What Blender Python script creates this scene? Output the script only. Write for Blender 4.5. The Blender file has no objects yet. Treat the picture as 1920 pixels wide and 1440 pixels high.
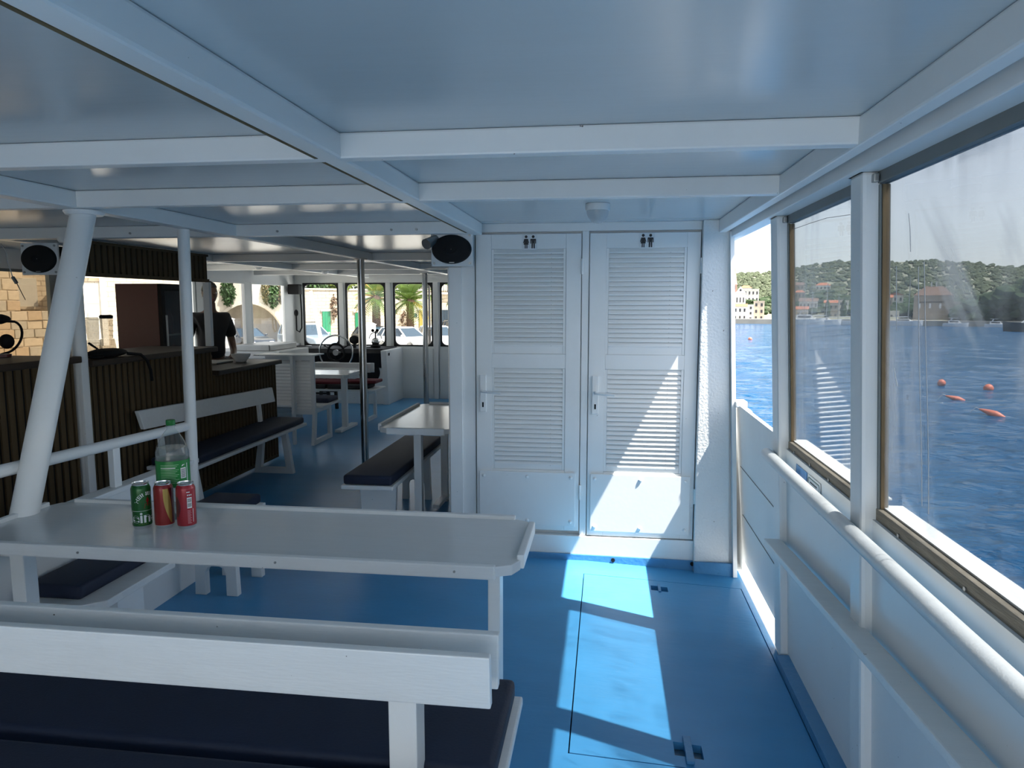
import bpy, bmesh, math, random
from mathutils import Vector, Matrix, Euler
random.seed(7)
SC = bpy.context.scene
COL = SC.collection
PI = math.pi
R = math.radians

# ------------------------------------------------------------------ camera, sky, sun, exposure
cam_d = bpy.data.cameras.new('camera')
cam = bpy.data.objects.new('camera', cam_d)
COL.objects.link(cam)
cam_d.sensor_width = 36.0
cam_d.lens = 36.0 * 1331.0 / 1920.0
cam_d.clip_start = 0.05
cam_d.clip_end = 6000
cam.location = (0, 0, 1.57)
cam.rotation_euler = (R(90 - 6.557), 0, R(7.568))
SC.camera = cam

world = bpy.data.worlds.new('world')
SC.world = world
world.use_nodes = True
wn, wl = world.node_tree.nodes, world.node_tree.links
bg = wn['Background']
sky = wn.new('ShaderNodeTexSky')
sky.sky_type = 'NISHITA'
sky.sun_disc = False
sky.sun_elevation = R(62)
sky.sun_rotation = R(108)
sky.air_density = 1.0
sky.dust_density = 0.7
sky.ozone_density = 1.6
hsv = wn.new('ShaderNodeHueSaturation'); hsv.inputs['Saturation'].default_value = .28
wl.new(sky.outputs[0], hsv.inputs['Color']); wl.new(hsv.outputs[0], bg.inputs[0])
bg.inputs[1].default_value = 0.185

sun_d = bpy.data.lights.new('sun', 'SUN')
sun_d.energy = 7.0
sun_d.angle = R(0.53)
sun_d.color = (1.0, 0.95, 0.87)
sun = bpy.data.objects.new('sun', sun_d)
COL.objects.link(sun)
sun.location = (20, -8, 40)
sun.rotation_euler = Vector((-0.5, 0.17, -1.0)).to_track_quat('-Z', 'Y').to_euler()

SC.view_settings.view_transform = 'Standard'
SC.view_settings.look = 'None'
SC.view_settings.gamma = 1.0
SC.view_settings.use_curve_mapping = False
SC.view_settings.exposure = 1.22

# ------------------------------------------------------------------ materials
MATS = {}
def _mk(name):
    m = bpy.data.materials.new(name); m.use_nodes = True
    MATS[name] = m
    return m, m.node_tree.nodes, m.node_tree.links, m.node_tree.nodes['Principled BSDF']

def mat(name, col, rough=0.5, metal=0.0, nscale=6.0, namp=0.12, bump=0.0, bscale=60.0, stretch=(1, 1, 1),
        chips=0.0, chipcol=(.12, .10, .08), coat=0.0, alpha=None, spec=None, dirt=0.0):
    m, N, L, P = _mk(name)
    tc = N.new('ShaderNodeTexCoord')
    mp = N.new('ShaderNodeMapping'); mp.inputs['Scale'].default_value = stretch
    L.new(tc.outputs['Object'], mp.inputs[0])
    no = N.new('ShaderNodeTexNoise'); no.inputs['Scale'].default_value = nscale; no.inputs['Detail'].default_value = 6
    L.new(mp.outputs[0], no.inputs[0])
    mx = N.new('ShaderNodeMix'); mx.data_type = 'RGBA'
    mx.inputs[6].default_value = tuple(c * (1 - namp) for c in col) + (1,)
    mx.inputs[7].default_value = tuple(min(1, c * (1 + namp * .6)) for c in col) + (1,)
    L.new(no.outputs[0], mx.inputs[0])
    out = mx.outputs[2]
    if dirt > 0:
        nd = N.new('ShaderNodeTexNoise'); nd.inputs['Scale'].default_value = 1.7; nd.inputs['Detail'].default_value = 9
        nd.inputs['Roughness'].default_value = .7
        L.new(tc.outputs['Object'], nd.inputs[0])
        rp = N.new('ShaderNodeValToRGB'); rp.color_ramp.elements[0].position = .52; rp.color_ramp.elements[1].position = .78
        L.new(nd.outputs[0], rp.inputs[0])
        ml = N.new('ShaderNodeMath'); ml.operation = 'MULTIPLY'; ml.inputs[1].default_value = dirt
        L.new(rp.outputs[0], ml.inputs[0])
        m2 = N.new('ShaderNodeMix'); m2.data_type = 'RGBA'
        L.new(ml.outputs[0], m2.inputs[0]); L.new(out, m2.inputs[6])
        m2.inputs[7].default_value = (.42, .40, .36, 1)
        out = m2.outputs[2]
    if chips > 0:
        nc = N.new('ShaderNodeTexNoise'); nc.inputs['Scale'].default_value = 48; nc.inputs['Detail'].default_value = 4
        L.new(tc.outputs['Object'], nc.inputs[0])
        rp = N.new('ShaderNodeValToRGB')
        rp.color_ramp.elements[0].position = 1 - .225 - chips * .05; rp.color_ramp.elements[1].position = 1 - .215 - chips * .05
        L.new(nc.outputs[0], rp.inputs[0])
        m3 = N.new('ShaderNodeMix'); m3.data_type = 'RGBA'
        L.new(rp.outputs[0], m3.inputs[0]); L.new(out, m3.inputs[6]); m3.inputs[7].default_value = chipcol + (1,)
        out = m3.outputs[2]
    L.new(out, P.inputs['Base Color'])
    P.inputs['Roughness'].default_value = rough
    P.inputs['Metallic'].default_value = metal
    if coat: P.inputs['Coat Weight'].default_value = coat; P.inputs['Coat Roughness'].default_value = .12
    if spec is not None: P.inputs['Specular IOR Level'].default_value = spec
    if bump > 0:
        nb = N.new('ShaderNodeTexNoise'); nb.inputs['Scale'].default_value = bscale; nb.inputs['Detail'].default_value = 5
        L.new(mp.outputs[0], nb.inputs[0])
        bp = N.new('ShaderNodeBump'); bp.inputs['Strength'].default_value = bump; bp.inputs['Distance'].default_value = .01
        L.new(nb.outputs[0], bp.inputs['Height']); L.new(bp.outputs[0], P.inputs['Normal'])
    return m

def pane_mat(name, tint, haze=0.0, smear=0.0, hazecol=(.8, .82, .85), gloss=1.0, smudges=()):
    m, N, L, P = _mk(name)
    N.remove(P)
    o = N['Material Output']
    tr = N.new('ShaderNodeBsdfTransparent'); tr.inputs[0].default_value = tint + (1,)
    gl = N.new('ShaderNodeBsdfGlossy'); gl.inputs['Roughness'].default_value = .02; gl.inputs[0].default_value = (gloss, gloss, gloss, 1)
    fr = N.new('ShaderNodeFresnel')
    ge = N.new('ShaderNodeNewGeometry'); mr = N.new('ShaderNodeMapRange')
    mr.inputs[3].default_value = 1.45; mr.inputs[4].default_value = 1/1.45
    L.new(ge.outputs['Backfacing'], mr.inputs[0]); L.new(mr.outputs[0], fr.inputs[0])
    mx = N.new('ShaderNodeMixShader')
    L.new(fr.outputs[0], mx.inputs[0]); L.new(tr.outputs[0], mx.inputs[1]); L.new(gl.outputs[0], mx.inputs[2])
    last = mx.outputs[0]
    if haze > 0 or smear > 0:
        tc = N.new('ShaderNodeTexCoord')
        mp = N.new('ShaderNodeMapping'); mp.inputs['Scale'].default_value = (1, 9, 1.1); mp.inputs['Rotation'].default_value = (R(14), 0, 0)
        L.new(tc.outputs['Object'], mp.inputs[0])
        n1 = N.new('ShaderNodeTexNoise'); n1.inputs['Scale'].default_value = 1.6; n1.inputs['Detail'].default_value = 7; n1.inputs['Roughness'].default_value = .68
        L.new(mp.outputs[0], n1.inputs[0])
        n2 = N.new('ShaderNodeTexNoise'); n2.inputs['Scale'].default_value = 2.2; n2.inputs['Detail'].default_value = 3
        L.new(tc.outputs['Object'], n2.inputs[0])
        r1 = N.new('ShaderNodeMapRange'); r1.inputs[1].default_value = .42; r1.inputs[2].default_value = .66
        L.new(n1.outputs[0], r1.inputs[0])
        r2 = N.new('ShaderNodeMapRange'); r2.inputs[1].default_value = .45; r2.inputs[2].default_value = .68
        L.new(n2.outputs[0], r2.inputs[0])
        mu = N.new('ShaderNodeMath'); mu.operation = 'MULTIPLY'
        L.new(r1.outputs[0], mu.inputs[0]); L.new(r2.outputs[0], mu.inputs[1])
        ma = N.new('ShaderNodeMath'); ma.operation = 'MULTIPLY_ADD'; ma.inputs[1].default_value = smear; ma.inputs[2].default_value = haze
        L.new(mu.outputs[0], ma.inputs[0])
        for (cy, cz, ang, hl, hw, amt) in smudges:          # hand-wiped smudges at fixed spots on the sheet
            vs_ = N.new('ShaderNodeVectorMath'); vs_.operation = 'SUBTRACT'; vs_.inputs[1].default_value = (0, cy, cz)
            L.new(tc.outputs['Object'], vs_.inputs[0])
            vr_ = N.new('ShaderNodeVectorRotate'); vr_.rotation_type = 'X_AXIS'; vr_.inputs['Angle'].default_value = -ang
            L.new(vs_.outputs[0], vr_.inputs['Vector'])
            vm_ = N.new('ShaderNodeVectorMath'); vm_.operation = 'MULTIPLY'; vm_.inputs[1].default_value = (0, 1/hl, 1/hw); L.new(vr_.outputs[0], vm_.inputs[0])
            nz = N.new('ShaderNodeTexNoise'); nz.inputs['Scale'].default_value = 1.0; nz.inputs['Detail'].default_value = 6
            mz = N.new('ShaderNodeVectorMath'); mz.operation = 'MULTIPLY'; mz.inputs[1].default_value = (0, .8, 3.2); L.new(vm_.outputs[0], mz.inputs[0]); L.new(mz.outputs[0], nz.inputs[0])
            ln = N.new('ShaderNodeVectorMath'); ln.operation = 'LENGTH'; L.new(vm_.outputs[0], ln.inputs[0])
            ad_ = N.new('ShaderNodeMath'); ad_.operation = 'MULTIPLY_ADD'; ad_.inputs[1].default_value = 1.6; L.new(nz.outputs[0], ad_.inputs[0]); L.new(ln.outputs['Value'], ad_.inputs[2])
            rg = N.new('ShaderNodeMapRange'); rg.inputs[1].default_value = 1.75; rg.inputs[2].default_value = .95; rg.inputs[3].default_value = 0; rg.inputs[4].default_value = amt
            L.new(ad_.outputs[0], rg.inputs[0])
            mxx = N.new('ShaderNodeMath'); mxx.operation = 'MAXIMUM'; L.new(ma.outputs[0], mxx.inputs[0]); L.new(rg.outputs[0], mxx.inputs[1])
            ma = mxx
        df = N.new('ShaderNodeBsdfDiffuse'); df.inputs[0].default_value = hazecol + (1,)
        tl = N.new('ShaderNodeBsdfTranslucent'); tl.inputs[0].default_value = hazecol + (1,)
        h = N.new('ShaderNodeMixShader'); h.inputs[0].default_value = .4
        L.new(df.outputs[0], h.inputs[1]); L.new(tl.outputs[0], h.inputs[2])
        m2 = N.new('ShaderNodeMixShader')
        L.new(ma.outputs[0], m2.inputs[0]); L.new(last, m2.inputs[1]); L.new(h.outputs[0], m2.inputs[2])
        last = m2.outputs[0]
    L.new(last, o.inputs[0])
    return m

W = mat('white_paint', (.87, .88, .87), .38, nscale=3, namp=.05, bump=.05, bscale=40, chips=.35, dirt=.10)
WW = mat('white_wood_paint', (.83, .84, .83), .42, nscale=5, namp=.06, bump=.10, bscale=22, stretch=(1, 9, 9), chips=.45, dirt=.16)
WT = mat('rough_white_paint', (.80, .82, .82), .5, nscale=4, namp=.06, bump=.5, bscale=70, chips=.4)
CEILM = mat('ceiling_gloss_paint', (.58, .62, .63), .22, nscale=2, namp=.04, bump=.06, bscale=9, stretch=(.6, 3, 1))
TABLE = mat('table_paint', (.72, .74, .74), .15, nscale=4, namp=.05, bump=.05, bscale=14, stretch=(1, 8, 1), dirt=.12)
BLUE = mat('blue_deck_paint', (.072, .32, .61), .30, spec=.3, nscale=2.2, namp=.16, bump=.10, bscale=16, stretch=(1, 2.4, 1), dirt=.05, chips=.25, chipcol=(.25, .27, .27))
BLUE2 = mat('blue_band_paint', (.08, .28, .52), .4, nscale=5, namp=.12, bump=.3, bscale=40, chips=.5)
NAVY = mat('navy_cushion_vinyl', (.010, .017, .042), .65, nscale=9, namp=.2, bump=.12, bscale=130)
BLACK = mat('black_plastic', (.010, .010, .011), .7, spec=.25)
GASK = mat('black_rubber', (.010, .010, .010), .6)
CHROME = mat('polished_steel', (.55, .55, .54), .16, metal=1, namp=.05)
STEELD = mat('dull_steel', (.42, .42, .41), .4, metal=1, namp=.15)
ALUG = mat('grey_aluminium_frame', (.20, .22, .22), .5, metal=.4, namp=.15, dirt=.2)
BEADW = mat('brown_timber_bead', (.17, .115, .055), .7, nscale=10, namp=.4)
OLDWOOD = mat('weathered_timber', (.29, .25, .195), .75, nscale=10, namp=.5, bump=.5, bscale=30, stretch=(2, 1, 8), dirt=.4)
SLATW = mat('dark_oak_slat', (.105, .072, .038), .75, spec=.2, nscale=5, namp=.35, bump=.15, bscale=30, stretch=(8, 8, 1))
COUNTER = mat('dark_walnut_counter', (.045, .030, .020), .45, spec=.3, nscale=4, namp=.4, stretch=(8, 1, 1))
FELT = mat('black_felt', (.006, .006, .006), .9)
RED = mat('dark_red_metal', (.07, .009, .010), .4, namp=.1)
MAROON = mat('maroon_cloth', (.13, .015, .025), .85, bump=.2, bscale=90)
DGREY = mat('charcoal_cloth', (.03, .03, .033), .85, bump=.2, bscale=90)
DWOOD = mat('dark_wood', (.03, .022, .016), .5, namp=.3)
GOLD = mat('gold_print', (.60, .42, .13), .32, metal=.7)
CANG = mat('green_can_print', (.012, .11, .018), .28, metal=.25, coat=.3)
CANR = mat('red_can_print', (.27, .014, .012), .3, metal=.2, coat=.3)
CANP = mat('bright_red_can_print', (.38, .018, .03), .3, metal=.2, coat=.3)
CAND = mat('dark_red_print', (.10, .012, .016), .3)
ALU = mat('can_aluminium', (.72, .72, .72), .25, metal=1, namp=.04)
PRINTW = mat('white_print', (.80, .82, .82), .5)
PRINTK = mat('black_print', (.015, .015, .016), .5)
LABELG = mat('green_bottle_label', (.012, .22, .04), .35)
CAPG = mat('green_cap', (.01, .16, .03), .4)
PET = pane_mat('clear_pet_plastic', (.93, .96, .95), haze=.05)
LIQ = pane_mat('lemonade', (.90, .93, .92), haze=.16, gloss=.3)
PANE = pane_mat('clear_window_glass', (.97, .975, .97))
PANET = pane_mat('bronze_window_glass', (.52, .48, .42))
PANEG = pane_mat('grey_window_glass', (.70, .70, .70))
PANES = pane_mat('scratched_side_screen', (.60, .62, .635), haze=.02, smear=.45, hazecol=(.42, .45, .48))
PANEL = pane_mat('smudged_side_screen', (.54, .56, .58), haze=.02, smear=.45, hazecol=(.42, .45, .48), smudges=((1.77, 1.64, R(49), .24, .085, .34), (1.53, 1.69, R(60), .09, .05, .22)))
DOME = pane_mat('frosted_lamp_dome', (.80, .82, .82), haze=.35)
SKIN = mat('skin', (.15, .08, .05), .55)
SHIRT = mat('dark_tshirt', (.016, .016, .018), .85)
TROUS = mat('grey_trousers', (.05, .05, .05), .85)
HAIR = mat('dark_hair', (.010, .008, .006), .6, bump=.5, bscale=120)
STICK = mat('blue_notice_print', (.12, .36, .72), .4, nscale=26, namp=.7)
ROPE = mat('white_cable', (.6, .6, .58), .5)

# ------------------------------------------------------------------ mesh helpers
class MB:
    def __init__(self): self.v = []; self.f = []
    def add(self, vs, fs):
        o = len(self.v); self.v += [tuple(p) for p in vs]; self.f += [tuple(i + o for i in f) for f in fs]; return self
    def box(self, x0, x1, y0, y1, z0, z1):
        return self.add([(x0,y0,z0),(x1,y0,z0),(x1,y1,z0),(x0,y1,z0),(x0,y0,z1),(x1,y0,z1),(x1,y1,z1),(x0,y1,z1)],
            [(0,3,2,1),(4,5,6,7),(0,1,5,4),(1,2,6,5),(2,3,7,6),(3,0,4,7)])
    def hexa(self, b, t):       # 4 bottom points, 4 top points (counter clockwise from above)
        return self.add(list(b) + list(t), [(0,3,2,1),(4,5,6,7),(0,1,5,4),(1,2,6,5),(2,3,7,6),(3,0,4,7)])
    def bar(self, p0, p1, w, h, up=(0, 0, 1)):
        p0, p1 = Vector(p0), Vector(p1); d = (p1 - p0).normalized(); u = Vector(up)
        s = d.cross(u)
        if s.length < 1e-4: s = d.cross(Vector((0, 1, 0)))
        s.normalize(); u = s.cross(d).normalized(); s = s * w / 2; u = u * h / 2
        return self.hexa([p0 - s - u, p0 + s - u, p1 + s - u, p1 - s - u], [p0 - s + u, p0 + s + u, p1 + s + u, p1 - s + u])
    def cyl(self, p0, p1, r0, r1=None, n=16):
        r1 = r0 if r1 is None else r1
        p0, p1 = Vector(p0), Vector(p1); d = (p1 - p0).normalized()
        a = d.orthogonal().normalized(); b = d.cross(a)
        vs = []
        for p, r in ((p0, r0), (p1, r1)):
            for i in range(n):
                t = 2 * PI * i / n; vs.append(p + a * (r * math.cos(t)) + b * (r * math.sin(t)))
        fs = [(i, (i + 1) % n, n + (i + 1) % n, n + i) for i in range(n)]
        fs += [tuple(range(n - 1, -1, -1)), tuple(range(n, 2 * n))]
        return self.add(vs, fs)
    def tube(self, pts, r, n=8):
        pts = [Vector(p) for p in pts]; vs = []; k = len(pts); prev = None
        for i, p in enumerate(pts):
            d = (pts[min(i + 1, k - 1)] - pts[max(i - 1, 0)]).normalized()
            a = d.orthogonal().normalized() if prev is None else (prev - d * prev.dot(d)).normalized()
            prev = a; b = d.cross(a)
            rr = r[i] if isinstance(r, (list, tuple)) else r
            for j in range(n):
                t = 2 * PI * j / n; vs.append(p + a * (rr * math.cos(t)) + b * (rr * math.sin(t)))
        fs = [(i*n + j, i*n + (j+1) % n, (i+1)*n + (j+1) % n, (i+1)*n + j) for i in range(k-1) for j in range(n)]
        fs += [tuple(range(n-1, -1, -1)), tuple(range((k-1)*n, k*n))]
        return self.add(vs, fs)
    def lathe(self, prof, c=(0, 0, 0), n=28, axis='z', caps=True):
        vs = []
        for r, h in prof:
            for j in range(n):
                t = 2*PI*j/n; a, b = r*math.cos(t), r*math.sin(t)
                q = (a, b, h) if axis == 'z' else ((a, h, b) if axis == 'y' else (h, a, b))
                vs.append((c[0]+q[0], c[1]+q[1], c[2]+q[2]))
        k = len(prof)
        fs = [(i*n+j, i*n+(j+1) % n, (i+1)*n+(j+1) % n, (i+1)*n+j) for i in range(k-1) for j in range(n)]
        if caps: fs += [tuple(range(n-1, -1, -1)), tuple(range((k-1)*n, k*n))]
        return self.add(vs, fs)
    def torus(self, c, Rr, r, axis='y', n=40, m=10, a0=0, a1=2*PI):
        full = abs(a1 - a0 - 2*PI) < 1e-6
        k = n if full else n + 1; vs = []
        for i in range(k):
            t = a0 + (a1 - a0) * i / n
            for j in range(m):
                s = 2*PI*j/m; rr = Rr + r*math.cos(s); h = r*math.sin(s)
                q = (rr*math.cos(t), h, rr*math.sin(t)) if axis == 'y' else ((rr*math.cos(t), rr*math.sin(t), h) if axis == 'z' else (h, rr*math.cos(t), rr*math.sin(t)))
                vs.append((c[0]+q[0], c[1]+q[1], c[2]+q[2]))
        fs = [(i*m+j, i*m+(j+1) % m, ((i+1) % k)*m+(j+1) % m, ((i+1) % k)*m+j) for i in range(n) for j in range(m)]
        return self.add(vs, fs)
    def sphere(self, c, rx, ry=None, rz=None, n=16, m=10):
        ry = rx if ry is None else ry; rz = rx if rz is None else rz
        vs = [(c[0], c[1], c[2]-rz)]
        for i in range(1, m):
            a = -PI/2 + PI*i/m
            for j in range(n):
                t = 2*PI*j/n; vs.append((c[0]+rx*math.cos(a)*math.cos(t), c[1]+ry*math.cos(a)*math.sin(t), c[2]+rz*math.sin(a)))
        vs.append((c[0], c[1], c[2]+rz)); L = len(vs) - 1
        fs = [(0, 1+(j+1) % n, 1+j) for j in range(n)]
        fs += [(1+i*n+j, 1+i*n+(j+1) % n, 1+(i+1)*n+(j+1) % n, 1+(i+1)*n+j) for i in range(m-2) for j in range(n)]
        fs += [(1+(m-2)*n+j, 1+(m-2)*n+(j+1) % n, L) for j in range(n)]
        return self.add(vs, fs)
    def prism(self, poly, o, u, w, d):      # polygon (a,b) -> o + a*u + b*w, extruded by vector d
        o, u, w, d = Vector(o), Vector(u), Vector(w), Vector(d); n = len(poly)
        vs = [o + u*a + w*b for a, b in poly] + [o + u*a + w*b + d for a, b in poly]
        fs = [tuple(range(n-1, -1, -1)), tuple(range(n, 2*n))] + [(i, (i+1) % n, n+(i+1) % n, n+i) for i in range(n)]
        return self.add(vs, fs)
    def ring(self, outer, inner, o, u, w, d):   # two loops of equal length, extruded
        o, u, w, d = Vector(o), Vector(u), Vector(w), Vector(d); n = len(outer)
        vs = []
        for off in (Vector((0, 0, 0)), d):
            for lp in (outer, inner): vs += [o + u*a + w*b + off for a, b in lp]
        fs = []
        for i in range(n):
            j = (i+1) % n
            fs += [(i, j, n+j, n+i), (2*n+i, 3*n+i, 3*n+j, 2*n+j), (i, 2*n+i, 2*n+j, j), (n+i, n+j, 3*n+j, 3*n+i)]
        return self.add(vs, fs)
    def mesh(self, name, m, smooth=False, bevel=0.0, seg=2):
        me = bpy.data.meshes.new(name)
        me.from_pydata([tuple(p) for p in self.v], [], self.f)
        bm = bmesh.new(); bm.from_mesh(me)
        bmesh.ops.recalc_face_normals(bm, faces=bm.faces)
        if bevel > 0:
            es = [e for e in bm.edges if len(e.link_faces) == 2 and e.calc_face_angle(0) > .5]
            bmesh.ops.bevel(bm, geom=es, offset=bevel, segments=seg, affect='EDGES', profile=.6, clamp_overlap=True)
        bm.to_mesh(me); bm.free()
        if smooth:
            me.polygons.foreach_set('use_smooth', [True]*len(me.polygons))
            me.set_sharp_from_angle(angle=R(38))
        me.materials.append(m)
        return me
    def build(self, name, m, parent=None, smooth=False, bevel=0.0, seg=2):
        return link(name, self.mesh(name, m, smooth, bevel, seg), parent)

def link(name, data, parent=None, loc=None, rot=None):
    o = bpy.data.objects.new(name, data); COL.objects.link(o)
    if loc is not None: o.location = loc
    if rot is not None: o.rotation_euler = rot
    setp(o, parent)
    return o
def setp(o, parent):
    if parent is None: return
    o.parent = parent
    if parent.parent is None: o.matrix_parent_inverse = Matrix.Translation(-parent.location)
    else: o.matrix_parent_inverse = Matrix.Translation(-parent.location)
def tag(o, label, cat, group=None, kind=None):
    o['label'] = label; o['category'] = cat
    if group: o['group'] = group
    if kind: o['kind'] = kind
    return o
def thing(name, label, cat, loc, group=None):
    o = bpy.data.objects.new(name, None); o.empty_display_size = .1; COL.objects.link(o)
    o.location = loc
    return tag(o, label, cat, group)
def struct(o, label=None):
    o['kind'] = 'structure'
    if label: o['label'] = label
    return o
def rrect(x0, x1, z0, z1, r, n=5):
    pts = []
    for cx, cz, a in ((x1-r, z1-r, 0), (x0+r, z1-r, 90), (x0+r, z0+r, 180), (x1-r, z0+r, 270)):
        for i in range(n+1):
            t = R(a + 90*i/n); pts.append((cx + r*math.cos(t), cz + r*math.sin(t)))
    return pts

# text laid out as a flat mesh: list of verts (x,y), faces
def text2d(s, size, bold=0.0):
    cu = bpy.data.curves.new('t', 'FONT'); cu.body = s; cu.size = size; cu.resolution_u = 3; cu.offset = size*bold
    ob = bpy.data.objects.new('t', cu); COL.objects.link(ob)
    bpy.context.view_layer.update()
    dg = bpy.context.evaluated_depsgraph_get()
    me = bpy.data.meshes.new_from_object(ob.evaluated_get(dg))
    vs = [(v.co.x, v.co.y) for v in me.vertices]; fs = [tuple(p.vertices) for p in me.polygons]
    bpy.data.objects.remove(ob); bpy.data.curves.remove(cu); bpy.data.meshes.remove(me)
    return vs, fs

# deck is cambered: level amidships, falling to the starboard side
def deck_z(x): return -0.045 * max(0.0, min(1.0, (x + .1) / .9))
def side_x(z): return .805 - .05 * z          # inner face of the starboard posts
CZ = 2.035                                     # underside of roof panels
BZ = 1.965                                     # underside of the beams

# ================================================================== STRUCTURE
# ---- deck
HX0, HX1, HY0, HY1 = -.107, .775, 2.335, 4.0
def slab(mb, x0, x1, y0, y1, th, dz=0.0):
    a, b = deck_z(x0) + dz, deck_z(x1) + dz
    mb.hexa([(x0,y0,a-th),(x1,y0,b-th),(x1,y1,b-th),(x0,y1,a-th)], [(x0,y0,a),(x1,y0,b),(x1,y1,b),(x0,y1,a)])
fl = MB(); g = .005
slab(fl, -5.3, HX0-g, -2.4, 11.5, .12)
slab(fl, HX0-g, HX1+g, -2.4, HY0-g, .12); slab(fl, HX0-g, HX1+g, HY1+g, 11.5, .12)
slab(fl, HX1+g, .81, -2.4, 11.5, .12)
floor = struct(fl.build('floor', BLUE))
pit = MB(); pit.box(HX0-.05, HX1+.03, HY0-.05, HY1+.05, -.30, -.14)
pit.build('bilge', FELT, floor)
h = MB()
holes = [(.268,.307,3.86,3.925),(.322,.361,3.855,3.92),(.262,.302,2.395,2.475),(.322,.362,2.39,2.47)]
xs = sorted({HX0, HX1} | {v for q in holes for v in q[:2]}); ys = sorted({HY0, HY1} | {v for q in holes for v in q[2:]})
for i in range(len(xs)-1):
    for j in range(len(ys)-1):
        mx_, my_ = (xs[i]+xs[i+1])/2, (ys[j]+ys[j+1])/2
        if any(q[0] < mx_ < q[1] and q[2] < my_ < q[3] for q in holes): continue
        slab(h, xs[i], xs[i+1], ys[j], ys[j+1], .03)
hatch = h.build('deck_hatch', BLUE)
tag(hatch, 'blue hinged deck hatch flush in the floor before the toilet doors', 'hatch')
MB().bar((.312, 2.35, deck_z(.312)+.008), (.312, 2.50, deck_z(.312)+.008), .028, .012).build('lift_handle', BLUE2, hatch, bevel=.003)
MB().bar((.3145, 3.84, deck_z(.31)+.004), (.3145, 3.94, deck_z(.31)+.004), .014, .006).build('lift_handle', BLUE2, hatch)
for (a, b, c, d) in holes:
    z = deck_z(a) - .03
    MB().box(a-.005, b+.005, c-.005, d+.005, z-.03, z-.002).build('handle_recess', STEELD, hatch)
# deck side gutter and lit covering board outside the freeing port
g1 = MB(); slab(g1, .80, 1.02, -2.4, 11.5, .10, .0)
struct(g1.build('trim_1', W), 'white covering board outside the bulwark')
g2 = MB().box(.782, .848, -2.4, 3.18, -.05, -.012); struct(g2.build('trim_2', BLUE2), 'blue waterway edge along the bulwark')

# ---- ceiling
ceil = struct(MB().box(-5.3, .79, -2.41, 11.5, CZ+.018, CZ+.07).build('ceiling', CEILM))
rnd = random.Random(3)
xb = [-5.3, -3.86, -2.25, -.77, .79]; yb = [-2.41, -.6, .4, 1.96, 2.79, 4.12, 6.6, 8.4, 9.9, 11.5]
for i in range(4):
    for j in range(9):
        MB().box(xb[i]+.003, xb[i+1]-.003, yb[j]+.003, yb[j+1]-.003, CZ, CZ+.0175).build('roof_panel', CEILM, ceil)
for y in (-2.40, -.6, .40, 1.94, 2.775):
    MB().box(-5.1, .63, y, y+.05, BZ, CZ-.0005).build('roof_beam', W, ceil, bevel=.006)
for y, x1 in ((4.08, -.80), (6.58, -1.0), (8.35, -1.0), (9.85, .7)):
    MB().box(-5.1, x1, y, y+.07, BZ, CZ-.0005).build('roof_beam', W, ceil, bevel=.006)
lb = MB().box(-.80, -.735, -2.41, 4.20, BZ-.001, CZ-.0005).build('roof_girder', W, ceil, bevel=.008)
MB().box(-.812, -.802, -2.41, 4.19, BZ+.001, BZ+.012).build('rusty_edge_strip', mat('rusty_strip', (.16, .11, .05), .8, nscale=9, namp=.6), lb)
MB().box(-2.29, -2.21, -2.41, 11.2, BZ-.002, CZ-.0005).build('roof_girder', W, ceil, bevel=.008)
MB().box(-3.9, -3.82, 4.16, 11.2, BZ+.002, CZ-.0005).build('roof_girder', W, ceil, bevel=.008)
for x in (-1.1, -1.25, -1.95, -2.9): MB().cyl((x, 4.072, 1.99), (x, 4.079, 1.99), .007, n=8).build('bolt', STEELD, ceil)
# starboard header
MB().box(.62, .662, -2.41, 11.3, BZ-.003, CZ-.0005).build('roof_girder', W, ceil, bevel=.006)
MB().hexa([(.685,-2.41,1.935),(.755,-2.41,1.935),(.755,11.3,1.935),(.685,11.3,1.935)], [(.68,-2.41,CZ),(.745,-2.41,CZ),(.745,11.3,CZ),(.68,11.3,CZ)]).build('window_header', W, ceil, bevel=.004)
# dome lamps on the ceiling
def dome_lamp(x, y, label):
    t = thing('bulkhead_lamp', label, 'lamp', (x, y, CZ-.02), 'domed ceiling lamps')
    MB().lathe([(.058, CZ-.001), (.060, CZ-.018), (.056, CZ-.032)], (x, y, 0)).build('base', PRINTW, t, smooth=True)
    pr = [(.053*math.cos(a), CZ-.030-.062*math.sin(a)) for a in [R(q) for q in (0, 15, 32, 50, 68, 84)]]
    MB().lathe(pr, (x, y, 0)).build('dome', DOME, t, smooth=True)
    MB().sphere((x, y, CZ-.05), .018).build('bulb', PRINTW, t, smooth=True)
dome_lamp(-.05, 3.47, 'frosted dome lamp on the ceiling before the toilet doors')
dome_lamp(-3.95, 7.75, 'frosted dome lamp on the dim ceiling over the bar passage')
dome_lamp(-3.75, 9.2, 'frosted dome lamp on the ceiling nearest the steering wheel')

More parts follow.
